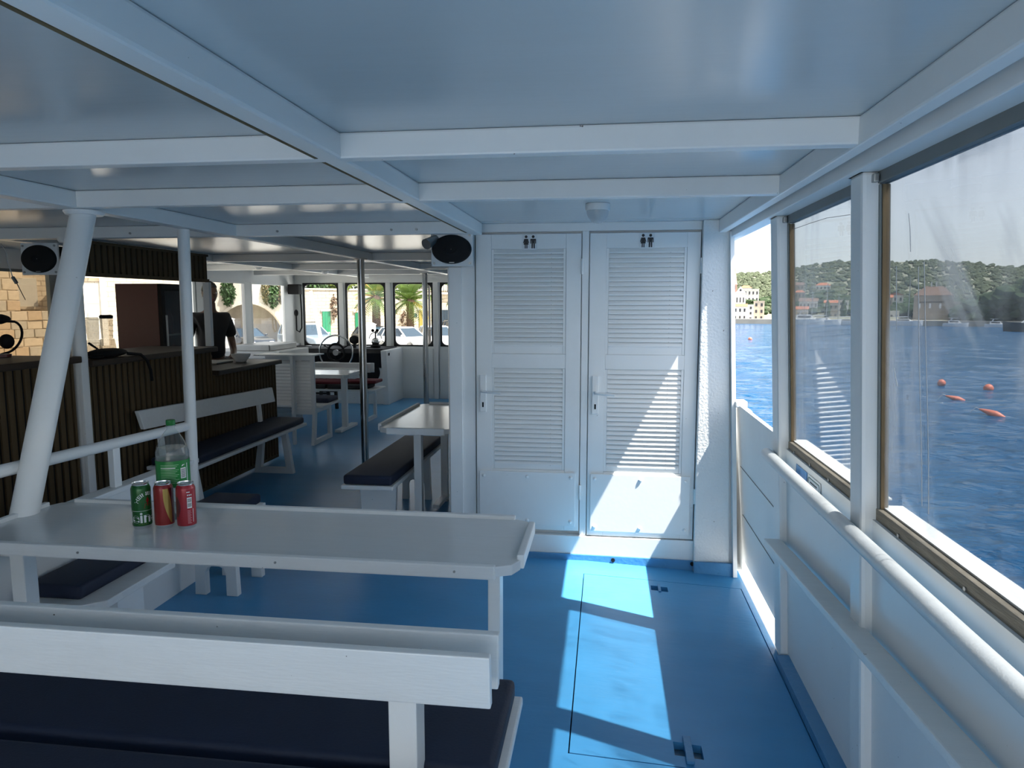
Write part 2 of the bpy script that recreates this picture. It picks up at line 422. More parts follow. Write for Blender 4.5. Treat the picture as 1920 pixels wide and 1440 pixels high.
# ---- starboard side: posts, bulwark, windows
sb = struct(MB().box(.84, .862, 4.30, 11.4, -.05, .93).build('wall_starboard', W))
for (y0, y1, z0) in ((-2.4, 3.29, -.04), (3.27, 4.28, .035)):
    zt_ = .93 if y0 < 0 else .985
    a, b = side_x(z0)+.032, side_x(zt_)+(.032 if y0 < 0 else .002)
    MB().hexa([(a,y0,z0),(a+.022,y0,z0),(a+.022,y1,z0),(a,y1,z0)], [(b,y0,zt_),(b+.022,y0,zt_),(b+.022,y1,zt_),(b,y1,zt_)]).build('bulwark_panel', W, sb)
for z0 in (.62, .33):
    xj = side_x(z0)+.032-.03*z0/.985
    MB().box(xj-.003, xj+.004, 3.33, 4.2, z0, z0+.0025).build('panel_joint', ALUG, sb)
posts = [(3.20, 3.32), (2.17, 2.275), (.62, .73), (-.85, -.74)]
for (y0, y1) in posts:
    zb, zt = -.04, 1.94
    a, b = side_x(zb), side_x(zt)
    MB().hexa([(a,y0,zb),(a+.06,y0,zb),(a+.06,y1,zb),(a,y1,zb)], [(b,y0,zt),(b+.06,y0,zt),(b+.06,y1,zt),(b,y1,zt)]).build('side_post_or_panel', W, sb, bevel=.012)
    MB().box(side_x(1.96)-.003, side_x(1.96)+.064, y0-.004, y1+.004, 1.935, 1.956).build('post_cap', STEELD, sb)
# corner stanchion by the toilet block with its little cap
MB().hexa([(.762,4.16,-.04),(.785,4.16,-.04),(.785,4.22,-.04),(.762,4.22,-.04)], [(.678,4.16,BZ),(.700,4.16,BZ),(.700,4.22,BZ),(.678,4.22,BZ)]).build('corner_post', W, sb)
MB().box(.735, .80, 4.13, 4.24, .975, 1.01).build('corner_bracket', W, sb, bevel=.006)
# unseen solid panels beyond the toilet block, added to darken the cabin
for y0, y1 in ((4.3, 6.4), (6.4, 11.3)):
    MB().box(.70 if y0 > 5 else .68, .80 if y0 > 5 else .69, y0, y1, .93, CZ).build('side_post_or_panel', W, sb)

def side_window(n, y0, y1, label, pm=PANES):
    zb, zt = .945, 1.935
    wx = lambda z, o=0: side_x(z) + .046 + o
    fr = MB()
    st = lambda mb, ya, yb, za, zb2, o0, o1: mb.hexa([(wx(za,o0),ya,za),(wx(za,o1),ya,za),(wx(za,o1),yb,za),(wx(za,o0),yb,za)], [(wx(zb2,o0),ya,zb2),(wx(zb2,o1),ya,zb2),(wx(zb2,o1),yb,zb2),(wx(zb2,o0),yb,zb2)])
    pn = MB(); st(pn, y0+.02, y1-.02, zb+.012, zt-.02, .013, .017)
    w = struct(pn.build('window_%d' % n, pm), label)
    m = MB(); st(m, y0, y1, zt-.032, zt+.012, -.004, .03); m.build('top_rail', ALUG, w, bevel=.003)
    for ya in (y0, y1-.022):
        m = MB(); st(m, ya, ya+.022, zb, zt-.034, -.002, .028); m.build('frame_stile', ALUG, w, bevel=.003)
        yc = ya+.0225 if ya == y0 else ya-.0065
        m = MB(); st(m, yc, yc+.006, zb+.022, zt-.036, .004, .022); m.build('timber_bead', BEADW, w)
    m = MB(); st(m, y0, y1, zb-.035, zb+.02, -.004, .034); m.build('bottom_rail', OLDWOOD, w, bevel=.004)
    m = MB(); st(m, y0, y1, zb+.0205, zb+.026, .014, .075); m.build('outer_sill', W, w)
    for yy in (y0+.012, y1-.02):
        MB().box(wx(zt)-.02, wx(zt)-.005, yy-.012, yy+.02, zt-.03, zt-.006).build('latch', STEELD, w, bevel=.003)
    k = 4
    for i in range(k):
        yy = y0 + (y1-y0)*(i+.5)/k
        MB().cyl((wx(zb)-.008, yy, zb-.008), (wx(zb)-.002, yy, zb-.008), .006, n=8).build('screw', STEELD, w)
    return w
side_window(1, 2.262, 3.212, 'scratched clear side screen nearest the toilet doors')
w2_ = side_window(2, .72, 2.182, 'large smeared side screen nearest the viewer', PANEL)
DRIP = mat('dried_drip_streak', (.45, .47, .49), .8)
sx_ = lambda z: side_x(z) + .0578
for pts in ([(1.938,1.66),(1.932,1.52),(1.924,1.39),(1.913,1.27),(1.905,1.159),(1.90,1.05)], [(1.905,1.671),(1.896,1.55),(1.884,1.40),(1.874,1.29),(1.866,1.168),(1.862,1.04)], [(2.076,1.667),(2.074,1.55),(2.072,1.49)], [(2.085,1.389),(2.076,1.365),(2.062,1.34)], [(2.0,1.80),(1.99,1.76),(1.985,1.70)]):
    MB().tube([(sx_(z), y, z) for y, z in pts], .0011, 5).build('drip_streak', DRIP, w2_)
side_window(3, -.752, .632, 'side screen beside the viewer')
st_ = MB(); st_.box(-5.3, -2.35, -2.4, -2.34, -.05, CZ)
struct(st_.build('wall_aft_blocker', W))  # unseen bulkhead, added to shut daylight out of the port quarter
MB().tube([(side_x(z)+.0578, y, z) for y, z in ((3.16,1.875),(2.9,1.872),(2.7,1.868),(2.45,1.85))], .0009, 5).build('scratch', mat('dark_scratch', (.10,.11,.12), .8), bpy.data.objects['window_1'])
# printed notices under the first screen
xx = side_x(.87) + .030
n1 = MB().box(xx-.003, xx-.001, 2.86, 3.02, .80, .905).build('notice_sticker', STICK); tag(n1, 'blue picture sticker under the side screen by the handrail', 'sticker')
n2 = MB().box(xx-.003, xx-.001, 2.68, 2.845, .79, .905).build('notice_sticker', PRINTW); tag(n2, 'white text notice with a rounded border beside the blue sticker', 'sticker')
bd = MB(); bd.ring(rrect(2.688, 2.837, .798, .897, .012), rrect(2.692, 2.833, .802, .893, .010), (xx-.0036, 0, 0), (0,1,0), (0,0,1), (.0004,0,0)); bd.build('border', mat('green_border_print', (.03, .12, .10), .5), n2)
for z, a, b in ((.878, 2.72, 2.81), (.866, 2.705, 2.82), (.850, 2.705, 2.82), (.838, 2.71, 2.80), (.822, 2.73, 2.80)):
    MB().box(xx-.0036, xx-.0032, a, b, z, z+.005).build('text_line', PRINTK, n2)
# handrail pipe, bracket, shelf batten
hr = MB().tube([(.738, 3.335, .882), (.735, 3.32, .883), (.735, -2.3, .883)], [.020, .026, .026], 14).build('handrail', WW, smooth=True)
tag(hr, 'white round handrail running along the starboard bulwark under the screens', 'handrail')
for y in (3.05, 2.2, .68, -.8): MB().bar((.735, y, .872), (side_x(.86)+.034, y, .852), .03, .012).build('bracket', W, hr)
sh = MB(); 
sh.hexa([(.715,3.22,.488),(.79,3.22,.488),(.79,-1.0,.80),(.715,-1.0,.80)], [(.715,3.22,.515),(.79,3.22,.515),(.79,-1.0,.827),(.715,-1.0,.827)])
shf = sh.build('bulwark_shelf', WW, bevel=.005); tag(shf, 'narrow sloping white ledge along the starboard bulwark below the handrail', 'ledge')

# ---- toilet block
BY = 4.25
blk = MB()
blk.box(-.95, -.79, BY, BY+.12, -.05, CZ); blk.box(-.148, -.108, BY-.005, BY+.1, .14, 1.985); blk.box(-.79, .535, BY-.022, BY+.1, -.06, .148)
blk.box(-.79, .535, BY, BY+.1, 1.985, CZ); blk.box(-.95, -.90, BY+.12, 6.4, -.05, CZ); blk.box(-.95, .80, 6.35, 6.4, -.05, CZ)
wb = struct(blk.build('wall_toilet', W, bevel=.003))
MB().box(-.79, .535, BY+.034, BY+.10, .14, 1.985).build('inner_lining', W, wb)
MB().hexa([(.536,BY-.05,-.06),(.745,BY-.05,-.06),(.745,BY+.15,-.06),(.536,BY+.15,-.06)], [(.536,BY-.05,CZ),(.680,BY-.05,CZ),(.680,BY+.15,CZ),(.536,BY+.15,CZ)]).build('pilaster', WT, wb, bevel=.006)
MB().hexa([(.746,BY-.03,-.06),(.79,BY-.03,-.06),(.79,BY+2.1,-.06),(.746,BY+2.1,-.06)], [(.681,BY-.03,CZ),(.698,BY-.03,CZ),(.698,BY+2.1,CZ),(.681,BY+2.1,CZ)]).build('side_casing', W, wb)
MB().box(-.948, -.87, BY-.012, BY-.001, -.0, 1.78).build('corner_strip', W, wb, bevel=.002)
MB().box(-.958, -.9505, BY, BY+.03, 0, 1.78).build('edge_trim', STEELD, wb)
bb = MB(); bb.hexa([(-.95,BY-.034,-.01),(.535,BY-.034,-.045),(.535,BY-.0225,-.045),(-.95,BY-.0225,-.01)], [(-.95,BY-.034,.045),(.535,BY-.034,.03),(.535,BY-.0225,.03),(-.95,BY-.0225,.045)])
bb.hexa([(.536,BY-.07,-.06),(.765,BY-.07,-.06),(.765,BY-.051,-.06),(.536,BY-.051,-.06)], [(.536,BY-.07,.035),(.765,BY-.07,.035),(.765,BY-.051,.035),(.536,BY-.051,.035)])
struct(bb.build('baseboard_toilet', BLUE2, bevel=.004))
for x in (.06, .53): MB().cyl((x, BY-.042, .012), (x, BY-.035, .012), .012, n=12).build('drain_plug', BLACK, wb)

slat_me = {}
def toilet_door(n, x0, x1, zb, label, lx0, lx1):
    zt = 1.972
    yf = BY - .008
    bd = MB()
    ux0, ux1 = lx0 - .016, lx1 + .016
    bd.box(x0, ux0, yf, yf+.04, zb, zt); bd.box(ux1, x1, yf, yf+.04, zb, zt)
    bd.box(ux0, ux1, yf, yf+.04, 1.885, zt); bd.box(ux0, ux1, yf, yf+.04, 1.175, 1.262); bd.box(ux0, ux1, yf, yf+.04, zb, .552)
    d = struct(bd.build('door_%d' % n, W, bevel=.0025), label)
    for (za, zc) in ((1.262, 1.885), (.552, 1.175)):
        for xa in (ux0, lx1): MB().box(xa+.001, xa+.015, yf+.003, yf+.030, za+.001, zc-.001).build('louvre_bead', W, d)
        bot = .05 if za > 1 else .03
        k = 21
        key = round(lx1-lx0, 3)
        if key not in slat_me:
            w_ = (lx1-lx0)/2
            mb = MB(); mb.hexa([(-w_,-.014,-.0150),(w_,-.014,-.0150),(w_,-.007,-.0165),(-w_,-.007,-.0165)], [(-w_,-.014,-.0085),(w_,-.014,-.0085),(w_,.001,.0140),(-w_,.001,.0140)])
            slat_me[key] = mb.mesh('louvre_slat', W)
        p0, p1 = za+bot+.013, zc-.014
        for i in range(k): link('louvre_slat', slat_me[key], d, ((lx0+lx1)/2, yf+.014, p0+(p1-p0)*i/(k-1)))
        MB().box(lx0, lx1, yf+.004, yf+.03, za+.001, za+bot-.003).build('louvre_sill', W, d)
    kp = MB().box(x0+.018, x1-.022, yf-.012, yf-.0005, zb+.03, .540).build('kick_panel', W, d, bevel=.004)
    for bx in (x0+.045, (x0+x1)/2, x1-.05):
        for bz in (zb+.06, .510): MB().lathe([(.011, -.006), (.010, -.011), (.004, -.014)], (bx, yf-.0065, bz), 12, 'y').build('bolt', W, kp, smooth=True)
    hp = MB().box(x0+.022, x0+.062, yf-.010, yf-.0005, .905, 1.135).build('handle_plate', W, d, bevel=.004)
    MB().tube([(x0+.042, yf-.008, 1.035), (x0+.042, yf-.05, 1.035), (x0+.055, yf-.055, 1.034), (x0+.155, yf-.055, 1.028)], .008, 8).build('door_lever', PRINTW, hp, smooth=True)
    MB().box(x0+.037, x0+.047, yf-.0115, yf-.0102, .935, .965).build('keyhole', BLACK, hp)
    for z in (1.78, .42):
        MB().cyl((x1+.006, yf-.006, z-.045), (x1+.006, yf-.006, z+.045), .008, n=10).build('hinge', W, d, smooth=True)
    # pictogram plate of two figures
    cx = (x0+x1)/2 + .01; cz = 1.925
    pl = MB().box(cx-.045, cx+.045, yf-.003, yf-.0005, cz-.045, cz+.043).build('sign_plate', PRINTW, d)
    for s, sex in ((-.021, 0), (.021, 1)):
        fg = MB(); c = cx + s
        fg.cyl((c, yf-.0045, cz+.030), (c, yf-.0031, cz+.030), .0085, n=14)
        if sex: poly = [(-.015,.018),(.015,.018),(.017,.014),(.017,-.010),(.012,-.010),(.011,.008),(.010,.008),(.010,-.038),(.002,-.038),(.001,-.008),(-.001,-.008),(-.002,-.038),(-.010,-.038),(-.010,.008),(-.011,.008),(-.012,-.010),(-.017,-.010),(-.017,.014)]
        else: poly = [(-.011,.018),(.011,.018),(.018,-.006),(.014,-.008),(.009,.006),(.015,-.016),(.008,-.016),(.008,-.038),(.002,-.038),(.002,-.016),(-.002,-.016),(-.002,-.038),(-.008,-.038),(-.008,-.016),(-.015,-.016),(-.009,.006),(-.014,-.008),(-.018,-.006)]
        fg.prism(poly, (c, yf-.0045, cz), (1,0,0), (0,0,1), (0,.0013,0))
        fg.build('figure_symbol', PRINTK, pl)
toilet_door(1, -.783, -.153, .175, 'louvred white toilet door beside the loudspeaker', -.672, -.258)
toilet_door(2, -.103, .530, .152, 'louvred white toilet door crossed by sunlight', .010, .438)

# ---- loudspeakers
def speaker(cx, cy, cz, label):
    t = thing('loudspeaker', label, 'loudspeaker', (cx, cy, cz-.1), 'oval loudspeakers')
    w, hh = .125, .097
    MB().box(cx-w, cx+w, cy, cy+.016, cz-hh, cz+hh).build('mounting_board', PRINTW, t, bevel=.004)
    bx = MB().box(cx-w+.02, cx+w-.02, cy+.0165, cy+.09, cz-hh+.02, cz+hh-.02).build('back_box', BLACK, t)
    gr = MB(); n = 40; rings = [(1, 0), (1, .010), (.94, .018), (.6, .024), (.28, .027), (.26, .022), (.02, .022)]
    for k, (s, dpt) in enumerate(rings):
        for j in range(n):
            a = 2*PI*j/n; gr.v.append((cx+.118*s*math.cos(a), cy-.0005-dpt, cz+.084*s*math.sin(a)))
    for k in range(len(rings)-1):
        for j in range(n): gr.f.append((k*n+j, k*n+(j+1) % n, (k+1)*n+(j+1) % n, (k+1)*n+j))
    gr.build('oval_grille', BLACK, t, smooth=True)
    MB().box(cx-.012, cx+.018, cy-.022, cy-.017, cz-.079, cz-.074).build('badge', STEELD, t)
    for sx in (-1, 1):
        for sz in (-1, 1): MB().cyl((cx+sx*.107, cy-.005, cz+sz*.080), (cx+sx*.107, cy-.0005, cz+sz*.080), .007, n=10).build('screw', STEELD, t)
    return t
s1 = speaker(-.908, 4.15, 1.879, 'black oval loudspeaker on a white board beside the toilet doors')
fd = MB().cyl((-1.005, 4.16, 1.945), (-1.045, 4.08, 1.905), .022, .032, 14).build('spotlight', STEELD, None, smooth=True)
tag(fd, 'small grey spotlight tucked under the roof above the loudspeaker', 'lamp')
MB().tube([(-1.0,4.165,1.95), (-.985,4.17,1.985), (-.95,4.17,1.99)], .006).build('lamp_bracket', STEELD, fd)
s2 = speaker(-3.46, 4.0, 1.835, 'black oval loudspeaker half hidden behind the slanting pipe')
ant = thing('cable_antenna', 'grey plug with a thin whip aerial dangling beside the far-left loudspeaker', 'antenna', (-3.55, 3.9, 1.7))
MB().bar((-3.59, 3.93, 1.725), (-3.565, 3.93, 1.685), .016, .016).build('plug', STEELD, ant, bevel=.003)
MB().cyl((-3.567, 3.93, 1.69), (-3.515, 3.93, 1.585), .0025, .002, 6).build('whip', BLACK, ant)
MB().tube([(-3.75,3.94,1.93), (-3.66,3.94,1.925), (-3.63,3.94,1.88), (-3.62,3.94,1.80), (-3.59,3.93,1.725)], .003, 6).build('lead', ROPE, ant)

# ================================================================== BOW WALL AND PORT WALL
FY = 11.3
fw = [(-5.0,-4.385),(-4.265,-3.585),(-3.455,-2.795),(-2.675,-2.0)]
wbow = struct(MB().box(-5.2, .86, FY, FY+.06, -.05, .855).build('wall_bow', W))
MB().box(-5.2, .86, FY, FY+.06, 1.89, CZ).build('header', W, wbow)
prev = -5.2
for (a, b) in fw + [(.86, .86)]:
    MB().box(prev, a, FY-.004, FY+.06, .856, 1.889).build('mullion_or_panel', W, wbow, bevel=.004)  # last stretch is hidden blank wall, closed to cut light into the cabin
    prev = b
for (a, b) in fw:
    MB().box(b+.02, b+.095, FY-.05, FY-.005, .0, 1.89).build('mullion_casing', W, wbow, bevel=.006)
wn_ = 4
for (a, b) in fw:
    p = MB(); p.prism(rrect(a+.02, b-.02, .876, 1.869, .07), (0, FY+.02, 0), (1,0,0), (0,0,1), (0,.005,0))
    w = struct(p.build('window_%d' % wn_, PANE), 'bow window pane with rounded corners'); wn_ += 1
    r = MB(); n = 6
    inner = rrect(a+.025, b-.025, .88, 1.865, .085, n); outer = rrect(a, b, .856, 1.889, .004, n)
    r.ring(outer, inner, (0, FY-.006, 0), (1,0,0), (0,0,1), (0,.035,0)); r.build('rubber_gasket', GASK, w)
# cupboard doors below the bow windows
for k, (a, b) in enumerate([(-3.46,-2.80),(-2.68,-2.36),(-2.33,-2.0)]):
    d = MB().box(a, b, FY-.022, FY-.001, .06, .82).build('cupboard_door', W); tag(d, ['white cupboard door under the bow windows beside the helm console', 'narrow white cupboard door behind the far chrome pole', 'white cupboard door next to the toilet block corner'][k], 'cupboard door')
    MB().cyl((a+.03 if k != 1 else b-.06, FY-.035, .70), (a+.09 if k != 1 else b-.02, FY-.035, .70), .007, n=8).build('handle', STEELD, d)

PX = -5.1
wp = struct(MB().box(PX-.10, PX-.04, -2.4, FY, -.05, .90).build('wall_port', W))
MB().box(PX-.10, PX-.04, -2.4, FY, 1.862, CZ).build('header', W, wp)
MB().box(PX-.04, PX+.03, 6.3, FY, .84, .90).build('window_shelf', W, wp, bevel=.005)
pw = [(3.5, 6.06, PANET), (6.26, 8.42, PANE), (8.56, 9.66, PANEG), (9.82, 10.92, PANE)]
pr = -2.4
for i, (a, b, gm) in enumerate(pw + [(FY, FY, None)]):
    dark = i in (0, 1)
    MB().box(PX-.10, PX-.035, pr, a, .901, 1.861).build('mullion_or_panel', ALUG if dark else W, wp, bevel=.004)  # first stretch is unseen blank wall, closed to keep daylight out
    pr = b
    if gm is None: break
    p = MB().box(PX-.075, PX-.070, a, b, .901, 1.861)
    w = struct(p.build('window_%d' % wn_, gm), 'port side window pane'); wn_ += 1
    r = MB(); r.ring([(a,.901),(b,.901),(b,1.861),(a,1.861)], [(a+.03,.93),(b-.03,.93),(b-.03,1.835),(a+.03,1.835)], (PX-.062,0,0), (0,1,0), (0,0,1), (.03,0,0))
    r.build('window_frame', ALUG if i < 2 else W, w)

# ================================================================== BAR
slat_cache = {}
def slats(parent, y0, y1, z0, z1, pitch=.058, w=.037, x=-3.25):
    hgt = z1 - z0; key = (round(hgt, 3), w)
    if key not in slat_cache: slat_cache[key] = MB().box(-.012, 0, -w/2, w/2, 0, hgt).mesh('slat', SLATW)
    n = int((y1-y0)/pitch)
    for i in range(n): link('slat', slat_cache[key], parent, (x, y0 + (i+.5)*(y1-y0)/n, z0))
def bar_unit(name, label, cat, y0, y1, z1, top=True, x=-3.25, z0=0.03):
    t = thing(name, label, cat, (x-.2, (y0+y1)/2, 0))
    MB().box(x-.035, x-.0125, y0, y1, z0, z1).build('backing', FELT, t)
    slats(t, y0+.02, y1-.02, z0+.03, z1-.005, x=x)
    for ya in (y0, y1-.018): MB().box(x-.012, x+.003, ya, ya+.018, z0, z1).build('edge_trim', SLATW, t)
    MB().box(x-.012, x+.003, y0+.0185, y1-.0185, z0, z0+.028).build('bottom_rail', SLATW, t)
    MB().box(x-.50, x-.036, y0, y0+.02, z0, z1).build('end_panel', COUNTER, t)
    if top:
        MB().box(x-.55, x+.06, y0-.02, y1+(.01 if z1 > 1.1 else .03), z1+.001, z1+.042).build('counter_top', COUNTER, t, bevel=.008)
    return t
bar_unit('bar_counter', 'tall dark slatted bar counter between the two white uprights', 'bar counter', 4.08, 5.50, 1.165)
bar_unit('bar_counter', 'lower dark slatted bar counter behind the long white bench', 'bar counter', 5.53, 6.64, .965)
bar_unit('bar_counter', 'dark slatted bar counter behind the slanting white pipe, far left', 'bar counter', 2.35, 3.955, 1.20)
vb = thing('slatted_valance', 'dark slatted valance board hanging over the bar counter', 'valance', (-3.26, 4.8, 1.74))
MB().box(-3.30, -3.2625, 4.08, 5.52, 1.735, 1.955).build('backing', FELT, vb)
slats(vb, 4.10, 5.50, 1.760, 1.940)
MB().box(-3.262, -3.245, 4.08, 5.52, 1.735, 1.759).build('bottom_rail', SLATW, vb)
MB().box(-3.262, -3.245, 4.08, 5.52, 1.941, 1.958).build('top_rail', SLATW, vb)
up = MB().box(-3.29, -3.235, 5.49, 5.528, 1.21, 1.733).build('bar_upright', W, bevel=.004); tag(up, 'short white flat upright standing on the bar counter below the valance', 'post')

pp = thing('support_pipe', 'vertical white pipe between the two tall slatted bar counters', 'post', (-3.25, 4.02, 0))
MB().cyl((-3.25, 4.02, 0), (-3.25, 4.02, 1.955), .043, n=20).build('pipe', W, pp, smooth=True)
MB().lathe([(.065,1.93),(.075,1.945),(.075,1.964)], (-3.25,4.02,0)).build('collar', W, pp, smooth=True)
MB().box(-3.225, -3.20, 3.965, 4.02, 0, 1.2).build('cable_duct', W, pp, bevel=.004)

# things on and behind the bar
fr = thing('drinks_fridge', 'dark red drinks fridge with a glass door behind the bar', 'fridge', (-4.37, 6.42, 0))
f_ = MB(); f_.box(-4.6,-4.17,6.20,6.235,.0,1.745); f_.box(-4.6,-4.565,6.235,6.66,0,1.745); f_.box(-4.6,-4.17,6.625,6.66,0,1.745); f_.box(-4.565,-4.17,6.235,6.625,1.70,1.745); f_.box(-4.565,-4.17,6.235,6.625,0,.15)
f_.build('cabinet', RED, fr, bevel=.004)
dr = MB(); dr.ring([(6.20,.15),(6.66,.15),(6.66,1.745),(6.20,1.745)], [(6.25,.22),(6.61,.22),(6.61,1.68),(6.25,1.68)], (-4.168,0,0), (0,1,0), (0,0,1), (.035,0,0)); dr = dr.build('glass_door', BLACK, fr)
MB().box(-4.158, -4.152, 6.25, 6.61, .22, 1.68).build('door_pane', PANEG, dr)
MB().cyl((-4.115, 6.235, .85), (-4.115, 6.235, 1.45), .010, n=8).build('door_handle', STEELD, dr)
for z in (.55, .9, 1.25): MB().box(-4.555, -4.18, 6.245, 6.615, z, z+.012).build('wire_shelf', STEELD, fr)
for k, (y, z) in enumerate([(6.32,1.262),(6.42,1.262),(6.52,1.262),(6.34,.912),(6.46,.912),(6.55,.912)]):
    b = MB().lathe([(.03,0),(.032,.12),(.030,.16),(.012,.21),(.012,.25)], (-4.27, y, z), 12).build('fridge_bottle', [CAPG, PRINTW, CAND][k % 3], smooth=True)
    tag(b, ['green', 'pale', 'red'][k % 3]+' bottle on the '+('upper' if k < 3 else 'lower')+' shelf inside the drinks fridge', 'bottle', 'bottles in the fridge')

CUP = pane_mat('smoky_cup_plastic', (.60, .58, .55), haze=.08, hazecol=(.22, .21, .20))
for k, y in enumerate((4.44, 4.58)):
    c = (-3.48, y, 1.2075)
    pr_ = []
    t = thing('plastic_cup_stack', ['stack of clear cups on the tall bar counter, nearer the pipe', 'dark topped stack of clear cups on the tall bar counter, nearer the flat upright'][k], 'cups', c, 'cup stacks on the bar')
    MB().lathe([(.058,0),(.056,.02),(.044,.11)], c, 20).build('bottom_cup', CUP, t, smooth=True)
    MB().lathe([(.036,.111),(.037,.15),(.040,.16),(.038,.163),(.040,.20),(.041,.21),(.039,.213),(.042,.25)], c, 20).build('upper_cups', CUP, t, smooth=True)
    if k: MB().lathe([(.042,.2505),(.044,.268),(.034,.276)], c, 20).build('dark_lid', BLACK, t, smooth=True)
    else: MB().lathe([(.042,.2505),(.036,.262)], c, 20).build('lid', CUP, t, smooth=True)
pouch = thing('belt_pouch', 'black belt pouch with its strap hanging down the bar front', 'bag', (-3.3, 4.3, 1.21))
m = MB(); m.sphere((-3.30, 4.33, 1.235), .085, .17, .032, 20, 10); m.build('bag', BLACK, pouch, smooth=True)
m = MB(); m.sphere((-3.25, 4.16, 1.222), .04, .06, .014, 12, 8); m.build('flap', BLACK, pouch, smooth=True)
MB().tube([(-3.24,4.45,1.225), (-3.19,4.52,1.212), (-3.175,4.56,1.17), (-3.18,4.60,1.10), (-3.19,4.625,1.02)], .011, 6).build('strap', BLACK, pouch, smooth=True)
st = MB().cyl((-3.40, 4.42, 1.23), (-3.42, 4.32, 1.30), .006, .008, 8).build('black_pen', BLACK); tag(st, 'slim black stick leaning on the belt pouch on the bar', 'pen')
bowl = MB().lathe([(.045,0),(.05,.008),(.085,.055),(.09,.075),(.084,.075),(.078,.056),(.04,.014),(.01,.012)], (-3.45, 6.35, 1.0085), 24).build('serving_bowl', PRINTW, smooth=True); tag(bowl, 'white bowl on the lower bar counter', 'bowl')
tray = MB().box(-3.75, -3.5, 6.0, 6.3, 1.0085, 1.028).build('serving_tray', STEELD, bevel=.006); tag(tray, 'flat grey tray on the lower bar counter by the white bowl', 'tray')
lap = MB().box(-4.72, -4.25, 8.55, 9.35, .95, 1.03).build('grey_box', STEELD, bevel=.01); 
tag(lap, 'flat grey box on a ledge behind the lower bar counter', 'box')
ldg = MB().box(-5.13, -4.1, 8.5, 9.4, .86, .949).build('back_counter', W, bevel=.006); struct(ldg)
ldg.name = 'trim_3'
cable = MB().tube([(-3.30,4.09,1.73), (-3.30,4.10,1.5), (-3.295,4.10,1.3), (-3.28,4.10,1.215)], .003, 6).build('hanging_cable', BLACK); tag(cable, 'thin dark cable hanging beside the vertical white pipe at the bar', 'cable')

# ================================================================== PORT RAILING BEHIND THE NEAR TABLE
rl = thing('side_railing', 'white pipe railing on a low bulwark at the left behind the table', 'railing', (-2.3, 2.6, 0))
MB().box(-2.325, -2.285, .2, 3.63, 0, .672).build('low_bulwark', W, rl, bevel=.003)
MB().box(-2.345, -2.265, .2, 3.66, .673, .700).build('cap_board', W, rl, bevel=.006)
MB().tube([(-2.30, .2, .96), (-2.30, 2.4, .925), (-2.30, 3.60, .888)], .0255, 14).build('top_rail', W, rl, smooth=True)
for y, z in ((3.02, .892), (1.6, .925), (.8, .94)): MB().box(-2.315, -2.285, y-.024, y+.024, .7005, z).build('baluster', W, rl, bevel=.003)
dg_ = MB().cyl((-2.235, 2.36, .60), (-2.255, 2.873, BZ), .050, n=22).build('raking_pipe', W, None, smooth=True); tag(dg_, 'thick slanting white pipe rising from the railing to the roof at left', 'post')
MB().lathe([(.072,BZ-.02),(.08,BZ-.008),(.08,BZ-.003)], (-2.25, 2.868, 0)).build('collar', W, dg_)
vp = MB().cyl((-2.3, 3.63, 0), (-2.27, 3.63, BZ-.003), .031, n=18).build('rail_post', W, None, smooth=True); tag(vp, 'slim vertical white post at the end of the railing, behind the plastic bottle', 'post')

# ================================================================== CHROME POLES
for k, (x, y) in enumerate(((-2.215, 6.27), (-2.42, 9.35))):
    t = thing('chrome_pole', ['nearer polished steel pole standing beside the bench', 'farther polished steel pole in front of the bow windows'][k], 'pole', (x, y, 0), 'steel roof poles')
    MB().cyl((x, y, .006), (x, y, BZ-.008), .034 if k == 0 else .036, n=24).build('tube', CHROME, t, smooth=True)
    MB().lathe([(.07,0),(.07,.006)], (x,y,0)).build('foot_flange', STEELD, t)
    MB().lathe([(.06,BZ-.012),(.06,BZ-.003)], (x,y,0)).build('top_flange', STEELD, t)

# ================================================================== TABLES
def chamfer_top(x0, x1, y0, y1, c): return [(x0+c,y0),(x1-c,y0),(x1-.3*c,y0+.3*c),(x1,y0+c),(x1,y1-c),(x1-.3*c,y1-.3*c),(x1-c,y1),(x0+c,y1),(x0+.3*c,y1-.3*c),(x0,y1-c),(x0,y0+c),(x0+.3*c,y0+.3*c)]
def table(label, x0, x1, y0, y1, z, legs, group, feet=(), c=.07, th=.034):
    t = thing('white_table', label, 'table', ((x0+x1)/2, (y0+y1)/2, 0), group)
    MB().prism(chamfer_top(x0, x1, y0, y1, c), (0,0,z-th), (1,0,0), (0,1,0), (0,0,th)).build('table_top', TABLE, t, bevel=.004)
    MB().box(x0+c, x1-c, y1-.012, y1+.012, z-.02, z+.014).build('edge_rim', WW, t, bevel=.005)
    MB().box(x0+c, x1-c, y0-.012, y0+.012, z-th-.006, z+.004).build('edge_rim', WW, t, bevel=.005)
    for xx in (x0, x1): MB().box(xx-.012, xx+.012, y0+c, y1-c, z-.03, z+.016).build('edge_rim', WW, t, bevel=.005)
    for (lx, ly, w, d) in legs: MB().box(lx-w/2, lx+w/2, ly-d/2, ly+d/2, .0, z-th-.001).build('leg', W, t, bevel=.004)
    for f in feet: MB().bar(*f).build('foot_bar', W, t, bevel=.006)
    return t
t1 = table('long white table in front carrying the drinks cans', -2.235, -.262, 2.105, 2.60, .752, [(-.348,2.21,.040,.07), (-2.075,2.22,.055,.06)], 'white tables')
for x in (-1.75, -1.05, -.46): MB().cyl((x, 2.090, .735), (x, 2.094, .735), .004, n=8).build('screw', STEELD, t1)
table('shiny white table standing against the toilet block', -1.49, -.962, 4.44, 5.58, .752, [(-1.255,4.62,.052,.06), (-1.255,5.4,.052,.06)], 'white tables', feet=[((-1.255,5.1,.035),(-1.255,5.45,.035),.05,.03)])
